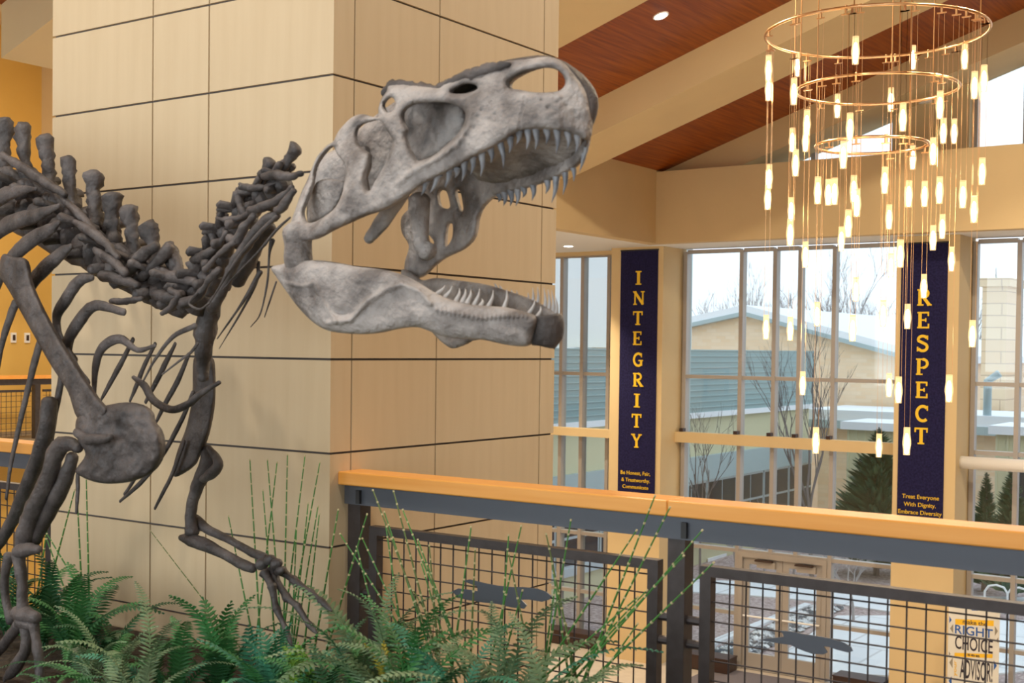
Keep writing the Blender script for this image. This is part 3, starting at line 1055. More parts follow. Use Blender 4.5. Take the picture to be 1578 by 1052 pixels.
SK_OUT = zz([(120, 885), (160, 770), (188, 690), (212, 640), (236, 580), (258, 530), (300, 482), (332, 460), (352, 420), (380, 385), (420, 350), (465, 338), (510, 350),
             (536, 352), (534, 318), (548, 270), (572, 235), (578, 210), (620, 204), (700, 208), (800, 220), (830, 200), (870, 180), (930, 150), (1020, 128), (1100, 102), (1200, 90),
             (1290, 80), (1350, 95), (1400, 140), (1440, 190), (1470, 240), (1485, 300), (1492, 360), (1486, 430), (1470, 455), (1440, 440), (1380, 418), (1300, 408), (1200, 408),
             (1150, 425), (1090, 465), (1020, 505), (940, 545), (860, 590), (790, 625), (720, 662), (670, 700), (620, 735), (560, 770), (480, 795), (400, 830), (330, 862),
             (280, 890), (240, 905), (180, 908), (130, 900)], *ZA)
SK_HOLES = [zz(h, *ZA) for h in (
    [(1115, 190), (1160, 160), (1220, 140), (1290, 130), (1340, 140), (1370, 170), (1375, 205), (1350, 232), (1300, 240), (1240, 240), (1200, 234), (1160, 227), (1120, 220)],
    [(645, 330), (680, 300), (740, 287), (830, 285), (890, 300), (922, 325), (925, 360), (910, 400), (880, 440), (830, 485), (790, 520), (750, 540), (710, 547), (690, 520),
     (670, 480), (655, 440), (662, 405), (645, 370)],
    [(860, 236), (920, 204), (970, 206), (980, 225), (940, 242), (890, 246)],
    [(430, 430), (450, 390), (500, 372), (540, 366), (565, 400), (592, 440), (600, 470), (580, 530), (550, 590), (520, 640), (495, 682), (478, 670), (470, 620), (488, 565), (494, 515), (445, 482)],
    [(252, 580), (286, 522), (328, 484), (350, 520), (380, 560), (388, 600), (380, 650), (370, 700), (340, 760), (290, 800), (240, 826), (206, 820), (193, 780), (210, 730), (236, 660)],
    [(556, 292), (588, 262), (610, 280), (602, 320), (572, 330)])]


def seg_d(x, y, a, b):
    ax, ay = a
    bx, by = b
    t = max(0, min(1, ((x - ax) * (bx - ax) + (y - ay) * (by - ay)) / ((bx - ax) ** 2 + (by - ay) ** 2)))
    return math.hypot(x - ax - t * (bx - ax), y - ay - t * (by - ay))


SUT = zz([(1195, 262), (1190, 310), (1175, 350), (1172, 400)], *ZA)
PITS = zz([(930, 430), (965, 400), (985, 350), (1000, 320), (905, 470), (870, 500), (1270, 275), (1340, 285), (1300, 310), (1380, 300), (1420, 330), (1100, 300), (1060, 340)], *ZA)
RID = zz([(620, 650), (700, 590), (790, 540), (880, 480), (930, 400), (950, 330)], *ZA)


def skull_relief(x, y):
    r = 0.0
    d = min(seg_d(x, y, SUT[i], SUT[i + 1]) for i in range(len(SUT) - 1))
    r -= .006 * math.exp(-(d / 2.0) ** 2)
    for p in PITS:
        r -= .007 * math.exp(-((x - p[0]) ** 2 + (y - p[1]) ** 2) / 9.0)
    d = min(seg_d(x, y, RID[i], RID[i + 1]) for i in range(len(RID) - 1))
    r += .010 * math.exp(-(d / 5.0) ** 2)
    return r


skull = plate('skull', SK_OUT, SK_HOLES, lambda x, y: -w_near(x, y), .026, 11, 2.2, M_SKULL, amp=.0035, fr=22, relief=skull_relief)
FAR_OUT = zz([(1484, 430), (1470, 500), (1440, 555), (1400, 590), (1300, 640), (1200, 672), (1080, 702), (1020, 742), (988, 800), (970, 890), (920, 945), (840, 985), (790, 1020), (740, 1068),
              (690, 1080), (655, 1050), (655, 1000), (672, 930), (640, 870), (640, 800), (690, 740), (680, 640), (700, 500), (760, 380), (900, 250), (1040, 180), (1200, 130), (1310, 112),
              (1400, 150), (1450, 240), (1480, 340)], *ZA)
FAR_HOLES = [zz(h, *ZA) for h in (
    [(806, 690), (840, 684), (858, 755), (836, 762), (812, 745)], [(846, 842), (868, 832), (868, 890), (846, 932), (838, 920)], [(756, 878), (786, 915), (770, 930), (752, 922)],
    [(885, 680), (905, 690), (918, 770), (905, 770), (890, 720)],
    [(1130, 200), (1210, 150), (1300, 128), (1350, 140), (1385, 180), (1385, 215), (1350, 240), (1240, 245), (1160, 236)])]
farw = plate('skull_far_side', FAR_OUT, FAR_HOLES, lambda x, y: w_far(x, y), .024, 9, 3.0, M_SKULL, amp=.006)


def loft(name, A, B, mt, bulge, parent, nseg=8, th=.012):
    A = catmull(A, 3)
    B = catmull(B, 3)
    m_ = max(len(A), len(B))
    A = np.array([[np.interp(t, np.linspace(0, 1, len(A)), A[:, k]) for k in range(3)] for t in np.linspace(0, 1, m_)])
    B = np.array([[np.interp(t, np.linspace(0, 1, len(B)), B[:, k]) for k in range(3)] for t in np.linspace(0, 1, m_)])
    vs, fs = [], []
    for i in range(m_):
        bl = np.asarray(bulge(i / (m_ - 1)))
        for k in range(nseg + 1):
            t = k / nseg
            p = A[i] * (1 - t) + B[i] * t + bl * math.sin(math.pi * t)
            p = p + np.array([0, 0, 1]) * mnoise.noise(Vector(p) * 30) * .004
            vs.append(tuple(p))
    for i in range(m_ - 1):
        for k in range(nseg):
            a = i * (nseg + 1) + k
            fs.append((a, a + 1, a + nseg + 2, a + nseg + 1))
    me = bpy.data.meshes.new(name)
    me.from_pydata(vs, [], fs)
    o = link(name, me, mt, parent, smooth=True)
    sm = o.modifiers.new('s', 'SOLIDIFY')
    sm.thickness = th
    sm.offset = 0
    return o


NT = zz([(580, 222), (700, 220), (815, 226), (930, 165), (1100, 115), (1290, 93), (1395, 150), (1458, 245), (1480, 350), (1474, 432)], *ZA)
FT = zz([(720, 420), (800, 330), (920, 250), (1050, 190), (1180, 140), (1310, 120), (1400, 165), (1448, 260), (1474, 350), (1474, 425)], *ZA)
loft('skull_roof', [S(x, y, -w_near(x, y)) for x, y in NT], [S(x, y, w_far(x, y)) for x, y in FT], M_BONE,
     lambda t: SH * (.042 * math.exp(-((t - .80) / .13) ** 2)) + np.array([0, 0, .03 * (1 - t)]), skull)
NP_ = zz([(760, 600), (900, 530), (1050, 450), (1180, 385), (1300, 385), (1400, 400), (1460, 430)], *ZA)
FP_ = zz([(1000, 640), (1080, 660), (1180, 640), (1280, 610), (1370, 570), (1430, 520), (1465, 450)], *ZA)
loft('palate', [S(x, y, -w_near(x, y)) for x, y in NP_], [S(x, y, w_far(x, y)) for x, y in FP_], M_SKULL, lambda t: np.array([0, 0, .05 * (1 - t)]), skull, 6)
BRAIN = zz([(225, 640), (270, 540), (350, 490), (430, 420), (540, 330), (640, 270), (760, 262), (900, 270), (940, 330), (930, 440), (820, 540), (700, 590), (600, 680), (500, 730),
            (440, 740), (380, 770), (280, 830), (215, 820)], *ZA)
plate('braincase', BRAIN, [], lambda x, y: .03, .05, 20, 3.5, M_SKULL, parent=skull, amp=.02, fr=9)
QUAD = zz([(255, 645), (378, 640), (372, 700), (340, 760), (290, 806), (235, 830), (215, 800)], *ZA)
plate('quadrate_wing', QUAD, [], lambda x, y: -.14, .012, 6, 2.5, M_SKULL, parent=skull, amp=.004)
bone('quadrate', zz([(178, 860, 24), (172, 920, 22), (176, 980, 23), (180, 1025, 22)], *ZA), -.235, M_SKULL, parent=skull)
bone('jugal_process', zz([(640, 690, 14), (585, 770, 13), (540, 840, 12), (490, 905, 8)], *ZA), -.10, M_SKULL, parent=skull)
bone('pterygoid', zz([(470, 500, 10), (480, 560, 9), (460, 620, 10), (465, 690, 12)], *ZA), -.13, M_SKULL, parent=skull)
bone('pterygoid', zz([(720, 720, 18), (720, 820, 15), (730, 920, 14), (760, 960, 16)], *ZA), .05, M_SKULL, parent=skull)
bone('brow_ridge', zz([(556, 250, 6), (600, 216, 10), (660, 212, 8), (720, 222, 9), (790, 232, 8), (840, 212, 10), (900, 182, 9), (970, 160, 11), (1040, 132, 9), (1120, 112, 6)], *ZA), -.112, M_BONE, parent=skull, amp=.011, fr=45)


def tooth(b, t, off0, off1, r, mt, parent, crop, lean=.0):
    b, t = zz([b], *crop)[0], zz([t], *crop)[0]
    P0, P1 = S(b[0], b[1], off0), S(t[0], t[1], off1)
    sc = depth(P0) / F_PX
    mid = (P0 + P1) / 2 + SH * (.006 + lean)
    pts = catmull([P0 - (P1 - P0) * .2, P0, mid, P1], 3)
    n = len(pts)
    rad = [max(.0006, r * sc * (1 - (i / (n - 1)) ** 1.8)) for i in range(n)]
    MB().tube(pts, rad, 8).build('tooth', mt, parent, smooth=True)


for (b, t) in [((1168, 420), (1155, 478)), ((1208, 415), (1200, 503)), ((1245, 415), (1240, 502)), ((1294, 412), (1288, 478)), ((1340, 418), (1334, 522)), ((1388, 425), (1384, 500)), ((1432, 440), (1420, 520)),
               ((1085, 475), (1098, 582)), ((1128, 450), (1122, 520)), ((1040, 498), (1042, 560)), ((1002, 525), (995, 622)), ((962, 540), (950, 612)), ((922, 562), (910, 642)), ((888, 585), (880, 625)), ((856, 595), (833, 672)),
               ((802, 620), (768, 692)), ((748, 645), (728, 705))]:
    x = ZA[0][0] + b[0] / ZA[1]
    wv = w_near(x, 300)
    tooth(b, t, -wv + .004, -wv + .012, 19 / 2.922, M_TOOTH, skull, ZA)
for (b, t) in [((1470, 455), (1452, 560)), ((1462, 480), (1440, 600)), ((1405, 560), (1414, 642)), ((1375, 590), (1366, 702)), ((1335, 625), (1315, 738)), ((1296, 640), (1288, 698)), ((1232, 660), (1226, 728)),
               ((1190, 672), (1185, 715)), ((1162, 685), (1154, 752)), ((1132, 692), (1128, 752)), ((1103, 698), (1098, 752)), ((1080, 700), (1075, 735))]:
    x = ZA[0][0] + b[0] / ZA[1]
    tooth(b, t, w_far(x, 0) - .004, w_far(x, 0) - .01, 20 / 2.922, M_TOOTH, skull, ZA)


# --- lower jaw
def j_near(px, py):
    return -interp(px, [420, 520, 640, 740, 830], [.25, .235, .17, .11, .05])


JAW = zz([(55, 165), (100, 150), (150, 140), (260, 128), (380, 140), (480, 160), (560, 168), (640, 182), (720, 210), (790, 250), (830, 275), (900, 310), (1000, 340), (1100, 350), (1200, 358),
          (1290, 380), (1345, 400), (1350, 440), (1335, 480), (1320, 530), (1290, 548), (1200, 540), (1080, 515), (980, 510), (900, 500), (830, 475), (770, 455), (690, 460), (600, 480), (520, 488),
          (420, 485), (330, 470), (260, 430), (190, 360), (130, 280), (85, 215)], *ZB)
R1 = zz([(105, 238), (215, 255), (265, 240), (310, 340), (370, 425)], *ZB)
R2 = zz([(330, 435), (440, 420), (520, 330), (620, 270), (690, 245), (780, 280), (830, 340)], *ZB)
R3 = zz([(860, 372), (960, 388), (1080, 412), (1200, 400), (1300, 400)], *ZB)


def jaw_relief(x, y):
    r = 0
    for L, a, w in ((R1, .010, 3.0), (R2, .012, 4.5)):
        d = min(seg_d(x, y, L[i], L[i + 1]) for i in range(len(L) - 1))
        r += a * math.exp(-(d / w) ** 2)
    d = min(seg_d(x, y, R3[i], R3[i + 1]) for i in range(len(R3) - 1))
    r += .006 * math.exp(-(d / 4.0) ** 2) * (1 + math.sin(x * .9))
    p = zz([(400, 380)], *ZB)[0]
    r -= .012 * math.exp(-((x - p[0]) ** 2 / 120 + (y - p[1]) ** 2 / 25))
    return r


jaw = plate('lower_jaw', JAW, [], j_near, .034, 20, 2.4, M_SKULL, amp=.004, fr=16, relief=jaw_relief)
JFAR = zz([(690, 175), (740, 190), (790, 225), (860, 214), (960, 226), (1100, 246), (1220, 282), (1330, 322), (1440, 385), (1462, 440), (1455, 520), (1412, 556), (1365, 520), (1320, 520),
           (1070, 515), (1000, 540), (940, 558), (890, 530), (840, 480), (760, 380), (700, 260)], *ZB)
plate('jaw_far_side', JFAR, [], lambda x, y: interp(x, [620, 740, 830, 862], [.22, .14, .05, .03]), .024, 10, 3, M_SKULL, parent=jaw, amp=.004)
tipA = zz([(1345, 405), (1350, 440), (1340, 490), (1325, 535)], *ZB)
tipB = zz([(1440, 395), (1455, 440), (1450, 500), (1412, 545)], *ZB)
loft('jaw_tip', [S(x, y, -.05) for x, y in tipA], [S(x, y, .03) for x, y in tipB], M_BONE, lambda t: SH * .03, jaw, 6, .03)
for (b, t) in [((868, 290), (902, 250)), ((906, 305), (936, 254)), ((958, 322), (972, 264)), ((988, 326), (1000, 264)), ((1013, 330), (1027, 268)), ((1046, 342), (1070, 264)), ((1076, 350), (1080, 314)),
               ((1115, 350), (1136, 274)), ((1190, 358), (1202, 268)), ((1308, 390), (1340, 318)), ((1352, 402), (1366, 352))]:
    x = ZB[0][0] + b[0] / ZB[1]
    tooth(b, t, j_near(x, 0) + .02, j_near(x, 0) + .03, 14 / 3.156, M_TOOTHW, jaw, ZB)
for (b, t) in [((1150, 275), (1140, 240)), ((1172, 290), (1165, 248)), ((1225, 320), (1222, 268)), ((1245, 330), (1250, 275)), ((1298, 350), (1305, 285)), ((1322, 360), (1328, 262)), ((1345, 370), (1352, 258)),
               ((1385, 385), (1382, 262)), ((1405, 390), (1402, 270)), ((1425, 400), (1420, 275)), ((1440, 405), (1438, 300))]:
    x = ZB[0][0] + b[0] / ZB[1]
    o_ = interp(x, [620, 740, 830, 862], [.22, .14, .05, .03])
    tooth(b, t, o_, o_, 15 / 3.156, M_TOOTHW, jaw, ZB)


# --- vertebrae
def vertebra(name, c, nxt, r, tip, tipr, tp, zyg, off=0.0, seed=0):
    rg = random.Random(seed)
    O = S(c[0], c[1], off)
    Tn = S(nxt[0], nxt[1], off)
    ax = Tn - O
    Ln = np.linalg.norm(ax)
    ax /= Ln
    k = depth(O) / F_PX
    U = np.cross(ax, SN)
    mb = MB()
    R_ = r * k
    hl = Ln * .44
    # spool-shaped body
    mb.tube([O - ax * hl, O - ax * hl * .8, O, O + ax * hl * .8, O + ax * hl], [R_ * .8, R_, R_ * .68, R_, R_ * .8], 12, amp=R_ * .12, fr=25)
    # neural arch
    A = O + U * R_ * 1.5
    mb.tube([O + U * R_ * .5, A, A + U * R_ * .4], [R_ * .7, R_ * .62, R_ * .4], 8, amp=R_ * .15, fr=30)
    # spine: blade with a rough knob at the tip
    Tp = S(tip[0], tip[1], off)
    d = Tp - A
    ts = np.linspace(0, 1, 16)
    rs_ = np.interp(ts, [0, .3, .62, .80, .93, 1], [1.15, .9, .9, 1.2, 1.3, .75]) * tipr * k
    mb.tube([A + d * t + ax * (.25 * tipr * k * math.sin(3 * t + seed)) for t in ts], list(rs_), 12, flat=(Vector(SN), .75), amp=tipr * k * .55, fr=38)
    for s in (-1, 1):
        lat = SN * s
        # transverse process
        e = A + lat * tp * k + U * R_ * .5 - ax * R_ * .5
        mb.tube([A - U * R_ * .3, A + (e - A) * .55, e, e + lat * R_ * .2], [R_ * .6, R_ * .42, R_ * .5, R_ * .2], 8, flat=(Vector(U), .6), amp=R_ * .12, fr=40)
        # rib facet below
        e2 = O + lat * R_ * 1.7 - U * R_ * .4
        mb.tube([O, e2, e2 + lat * R_ * .2], [R_ * .5, R_ * .42, R_ * .15], 7, amp=R_ * .1, fr=40)
        # zygapophyses
        for q in (-1, 1):
            e3 = A + lat * R_ * .8 + ax * q * (hl + zyg * k) + U * R_ * (.35 if q > 0 else .6)
            mb.tube([A + lat * R_ * .3, e3 - ax * q * R_ * .3, e3], [R_ * .45, R_ * .4, R_ * .25], 7, amp=R_ * .12, fr=40)
    return mb.build(name, M_BONE if seed % 3 else M_BONE, dino, smooth=True)


DORS = [(-190, 262), (-150, 268), (-112, 276), (-74, 285), (-36, 294), (0, 305), (35, 320), (70, 340), (105, 362), (140, 386), (172, 410), (205, 430), (240, 448), (276, 462)]
DTIP = [(-180, 150), (-142, 155), (-102, 160), (-64, 166), (-28, 174), (6, 181), (33, 190), (70, 208), (106, 242), (146, 262), (172, 296), (197, 316), (226, 343), (256, 380)]
for i, c in enumerate(DORS):
    nx_ = DORS[i + 1] if i + 1 < len(DORS) else (308, 466)
    vertebra('dorsal_vertebra', c, nx_, 23 if i < 10 else 20, DTIP[i], 12.5 if i < 9 else 13.5, 54 if i < 11 else 42, 6, 0, i)
CERV = [(306, 464), (324, 436), (337, 404), (352, 372), (374, 342), (400, 314), (430, 290)]
CTIP = [(298, 400), (305, 392), (330, 352), (343, 328), (372, 290), (418, 246), (459, 224)]
for i, c in enumerate(CERV):
    nx_ = CERV[i + 1] if i + 1 < len(CERV) else (458, 274)
    vertebra('cervical_vertebra', c, nx_, 18 if i < 5 else 15, CTIP[i], 9.5, 38 - 3 * i, 8, 0, 20 + i)
# flaring neural processes along the neck, as the near-side struts show
for ctrl, of in (
        ([(1215, 405, 8), (1270, 425, 13), (1340, 420, 12), (1400, 400, 8)], -.03), ([(1205, 450, 14), (1215, 500, 16), (1240, 560, 14)], -.03),
        ([(1100, 580, 7), (1160, 585, 12), (1230, 570, 10), (1290, 540, 12)], -.05), ([(1070, 640, 18), (1085, 690, 16), (1120, 720, 12)], -.02),
        ([(980, 790, 18), (1040, 770, 22), (1100, 720, 14), (1150, 650, 10)], -.05), ([(1160, 680, 14), (1200, 690, 22), (1240, 620, 16), (1290, 560, 14)], -.09),
        ([(1040, 840, 14), (1110, 760, 10), (1190, 700, 14)], -.10), ([(1330, 370, 14), (1400, 360, 20), (1470, 370, 16), (1530, 350, 12)], -.05),
        ([(1260, 540, 16), (1340, 520, 20), (1430, 470, 14), (1480, 420, 12)], -.09), ([(1400, 540, 14), (1440, 510, 20), (1490, 440, 12)], -.10),
        ([(930, 1010, 22), (1000, 980, 18), (1050, 900, 14), (1110, 840, 16)], -.11), ([(1070, 1040, 26), (1130, 940, 22), (1190, 800, 20), (1260, 700, 22), (1330, 610, 24), (1400, 560, 20)], -.08),
        ([(1200, 900, 34), (1250, 800, 36), (1310, 690, 34), (1370, 620, 28)], .0), ([(640, 860, 22), (720, 770, 26), (790, 720, 18)], -.07), ([(520, 870, 24), (620, 890, 22), (700, 920, 14)], -.12),
        ([(720, 880, 20), (780, 820, 20), (850, 740, 26), (850, 710, 10)], -.04), ([(830, 870, 22), (900, 880, 24), (990, 900, 16)], -.05), ([(560, 1000, 12), (640, 1000, 14), (720, 985, 10)], -.14),
        ([(860, 940, 14), (900, 970, 16), (870, 1030, 14), (820, 1060, 10)], -.12), ([(780, 960, 20), (850, 980, 26), (920, 960, 16)], -.08), ([(380, 600, 12), (450, 640, 20), (530, 700, 18), (600, 780, 12)], -.12),
        ([(480, 740, 12), (560, 790, 20), (640, 860, 14)], -.13), ([(10, 260, 14), (110, 320, 20), (220, 390, 20), (330, 460, 14)], -.10), ([(320, 480, 14), (400, 560, 18), (480, 640, 12)], -.09)):
    bone('vertebral_process', zz([(a, b, r * 1.3 / 3.2875) for a, b, r in ctrl], *ZC), of, M_BONE, sub=6, seg=9, amp=.007, fr=34)

# --- neck ribs: thin trailing rods
for ctrl, of in (
        ([(1470, 575, 6), (1400, 640, 8), (1300, 760, 7), (1200, 860, 5), (1130, 940, 4)], -.12), ([(1400, 570, 10), (1310, 660, 12), (1200, 790, 9), (1110, 930, 5), (1060, 1010, 3)], -.13),
        ([(1380, 690, 16), (1365, 760, 7), (1355, 900, 6), (1320, 1060, 4), (1270, 1130, 2)], -.06), ([(1400, 900, 5), (1370, 990, 5), (1340, 1080, 3)], .02),
        ([(1320, 850, 14), (1280, 920, 12), (1220, 1020, 8), (1100, 1190, 3)], -.02), ([(1310, 800, 10), (1300, 900, 8), (1230, 1040, 6), (1110, 1240, 2)], .05),
        ([(1000, 960, 8), (960, 1010, 8), (1010, 1040, 6), (1060, 1010, 6)], -.14)):
    bone('neck_rib', zz([(a, b, r / 3.2875) for a, b, r in ctrl], *ZC), of, M_BONE, sub=5, seg=7)
# --- ribs
RIBS = [
    ('C', [(185, 430, 10), (90, 440, 30), (0, 475, 44), (-120, 560, 44), (-220, 760, 34), (-260, 1000, 26)], -.16),
    ('C', [(300, 515, 12), (200, 560, 34), (100, 590, 44), (0, 640, 44), (-110, 760, 36), (-170, 960, 28)], -.18),
    ('C', [(300, 600, 14), (250, 640, 34), (160, 690, 44), (60, 780, 40), (-10, 900, 34), (-60, 1100, 26)], -.20),
    ('C', [(360, 720, 16), (310, 760, 36), (230, 830, 44), (160, 910, 40), (110, 1030, 30)], -.20),
    ('C', [(470, 880, 14), (400, 900, 34), (340, 980, 40), (290, 1070, 34), (300, 1180, 30), (380, 1300, 22)], -.20),
    ('D', [(700, 270, 9), (620, 290, 14), (540, 240, 22), (460, 280, 26), (430, 370, 22), (425, 500, 12)], -.19),
    ('D', [(560, 120, 16), (430, 90, 26), (350, 170, 36), (300, 270, 30), (330, 360, 30), (395, 440, 20)], -.22),
    ('D', [(70, 80, 26), (40, 160, 24), (10, 260, 20), (-20, 420, 14)], -.25),
    ('D', [(200, 200, 22), (165, 310, 24), (125, 470, 20), (85, 640, 17), (50, 800, 14), (28, 960, 10)], -.24),
    ('D', [(330, 200, 22), (290, 360, 24), (262, 500, 22), (240, 640, 16), (225, 760, 10)], .05),
    ('D', [(600, 240, 12), (545, 350, 16), (490, 450, 14), (455, 515, 7)], .20),
    ('D', [(700, 260, 10), (650, 360, 14), (615, 450, 13), (585, 520, 7)], .22),
    ('D', [(790, 260, 10), (745, 350, 16), (700, 440, 15), (655, 525, 9)], .24),
    ('D', [(850, 310, 12), (800, 430, 16), (745, 530, 14), (695, 630, 8)], .25),
    ('D', [(870, 480, 12), (820, 600, 14), (745, 740, 14), (650, 870, 13), (540, 972, 7)], .22),
    ('D', [(640, 800, 10), (600, 880, 11), (560, 940, 8)], .24),
    ('D', [(830, 700, 10), (775, 850, 12), (735, 930, 11), (697, 1004, 8)], .20),
    ('D', [(350, 850, 14), (350, 930, 13), (344, 1022, 10)], .10),
    ('D', [(880, 180, 14), (780, 230, 12), (700, 330, 9), (645, 430, 5)], -.16),
    ('D', [(890, 260, 10), (860, 300, 8), (800, 345, 6), (730, 400, 4)], -.12),
]
for z_, ctrl, of in RIBS:
    crop = {'C': ZC, 'D': ZD}[z_]
    bone('rib', zz([(a, b, r / crop[1]) for a, b, r in ctrl], *crop), of, M_BONE, sub=6, seg=9, flat=(tuple(SN), .55), parent=dino)
# rib heads and dark body of the shoulder region
bone('dorsal_centrum_row', [(-30, 318, 15), (35, 348, 16), (90, 376, 17), (140, 402, 17), (190, 430, 16), (240, 458, 15), (280, 478, 13)], .03, M_BONE, amp=.012, fr=16)
# --- shoulder girdle, near side
SCAP = [(4, 392), (22, 396), (41, 401), (50, 440), (76, 495), (116, 562), (150, 612), (165, 632), (150, 650), (120, 645), (104, 602), (78, 562), (44, 502), (14, 448), (-2, 420)]
plate('scapula', SCAP, [], -.30, .022, 9, 2.4, M_BONE, amp=.006)
CORA = zz([(345, 600), (380, 562), (450, 545), (560, 525), (640, 535), (682, 570), (692, 610), (722, 650), (737, 720), (722, 790), (680, 842), (600, 880), (500, 892), (420, 882), (350, 850),
           (342, 826), (385, 760), (352, 700), (340, 650)], *ZD)
plate('coracoid', CORA, [], lambda x, y: -.30 + .0006 * (x - 130), .03, 16, 2.6, M_BONE, amp=.012, fr=13)
bone('glenoid', zz([(345, 660, 6), (400, 690, 9), (470, 690, 7), (500, 680, 4)], *ZD), -.335, M_BONE, amp=.006)
bone('humerus', [(122, 692, 7), (108, 684, 12), (92, 688, 14), (83, 706, 14), (78, 728, 13), (68, 752, 14), (56, 778, 15), (46, 802, 15), (38, 826, 15), (34, 846, 12)], -.31, M_BONE, amp=.006)
bone('humeral_crest', [(112, 702, 9), (104, 730, 12), (90, 760, 13), (74, 790, 12), (58, 820, 12), (46, 846, 9)], -.27, M_BONE, amp=.006)
bone('ulna', zz([(a, b, r) for a, b, r in [(175, 335, 6), (120, 335, 11), (84, 352, 11), (92, 420, 9.5), (100, 500, 8.5), (98, 580, 9), (100, 640, 12)]], *ZE), -.33, M_BONE, amp=.006)
bone('radius', zz([(40, 360, 8), (20, 470, 7), (30, 580, 6.5), (50, 660, 8)], *ZE), -.28, M_BONE)
bone('wrist_bone', zz([(75, 618, 11), (120, 632, 13), (165, 640, 9)], *ZE), -.33, M_BONE, amp=.008)
bone('wrist_bone', zz([(95, 660, 12), (140, 672, 10)], *ZE), -.33, M_BONE, amp=.008)
for ctrl in ([(90, 670, 30), (40, 730, 24), (0, 785, 24), (-35, 815, 18), (-60, 845, 5)], [(150, 670, 26), (160, 740, 20), (172, 800, 26), (176, 860, 22), (180, 910, 20), (176, 965, 6)],
             [(115, 690, 28), (116, 780, 24), (90, 830, 30), (50, 890, 24), (30, 905, 18), (18, 930, 6)]):
    bone('finger', zz([(c[0], c[1], c[2] / 2.922) for c in ctrl], *ZE), -.33, M_BONE, amp=.006)
# far scapula slab behind the near arm
bone('scapula_far', zz([(225, 515, 40), (215, 640, 40), (170, 780, 36), (110, 920, 30), (60, 1060, 26)], *ZD)[:0] or [(76, 618, 13), (72, 660, 13), (56, 712, 12), (36, 762, 11), (16, 808, 10), (-10, 850, 8)], .0, M_BONE)
# --- far side shoulder and arm
FSC = zz([(872, 330), (915, 320), (958, 330), (966, 450), (960, 560), (935, 680), (900, 760), (870, 815), (792, 862), (778, 830), (800, 740), (838, 640), (866, 500)], *ZD)
plate('scapula_coracoid', FSC, [], .24, .02, 9, 2.6, M_BONE, amp=.006)
bone('neck_base', zz([(950, 40, 15), (940, 130, 17), (925, 230, 15), (915, 330, 12), (912, 420, 8)], *ZD), .06, M_BONE, amp=.014)
bone('humerus', zz([(925, 700, 20), (935, 760, 34), (975, 800, 20)], *ZD)[:0] + [(318, 690, 9), (322, 712, 14), (308, 740, 11), (298, 770, 9), (294, 800, 9), (297, 820, 12)], .26, M_BONE)
bone('deltoid_crest', [(322, 690, 5), (336, 712, 8), (328, 728, 9), (312, 738, 6)], .24, M_BONE)
bone('ulna', zz([(c[0], c[1], c[2] / 2.922) for c in [(815, 280, 14), (860, 290, 30), (930, 315, 30), (1020, 360, 22), (1090, 400, 26), (1140, 420, 22)]], *ZE), .26, M_BONE)
bone('radius', zz([(c[0], c[1], c[2] / 2.922) for c in [(880, 200, 26), (930, 240, 22), (1040, 295, 18), (1130, 345, 20), (1190, 370, 24)]], *ZE), .30, M_BONE)
for c in ((1180, 400, 30), (1215, 380, 24), (1245, 400, 28), (1215, 440, 28), (1260, 430, 20)):
    p = [(c[0] - 14, c[1] + 8, c[2] * .7 / 2.922), (c[0], c[1], c[2] / 2.922), (c[0] + 14, c[1] - 8, c[2] * .7 / 2.922)]
    bone('wrist_bone', zz(p, *ZE), .28, M_BONE)
FING = [([(1270, 430), (1320, 470), (1400, 530), (1440, 560), (1495, 612)], .33), ([(1235, 460), (1290, 550), (1340, 590), (1390, 670), (1428, 712)], .28), ([(1190, 440), (1225, 500), (1245, 600), (1285, 690), (1315, 770)], .24)]
for pts, of in FING:
    for i in range(4):
        a, b = pts[i], pts[i + 1]
        t0, t1 = (26 - 3 * i) / 2.922, (22 - 3 * i) / 2.922
        m1 = (a[0] * .75 + b[0] * .25, a[1] * .75 + b[1] * .25)
        m2 = (a[0] * .25 + b[0] * .75, a[1] * .25 + b[1] * .75)
        if i < 3:
            c = [(*a, t0), (*m1, t0 * .75), (*m2, t1 * .75), (*b, t1)]
        else:
            c = [(*a, t0), (*m1, t0 * .9), (*m2, t0 * .6), (*b, 1.0)]
        bone('claw' if i == 3 else 'finger_bone', zz(c, *ZE), of, M_BONE, sub=4)
bone('furcula', zz([(c[0], c[1], c[2] / 2.923) for c in [(600, 412, 9), (650, 450, 17), (690, 515, 18), (770, 558, 18), (850, 532, 17), (910, 482, 15), (988, 436, 9)]], *ZD), -.06, M_BONE)
# steel mount carrying the spine, beyond the frame
p = S(-120, 290, .0)
MB().tube([(p[0], p[1], SOIL), (p[0], p[1], p[2])], .03, 10).build('mount_post', M_STEEL, dino)
MB().tube([(p[0], p[1], SOIL), (p[0], p[1], SOIL + .02)], .16, 16).build('mount_base', M_STEEL, dino)

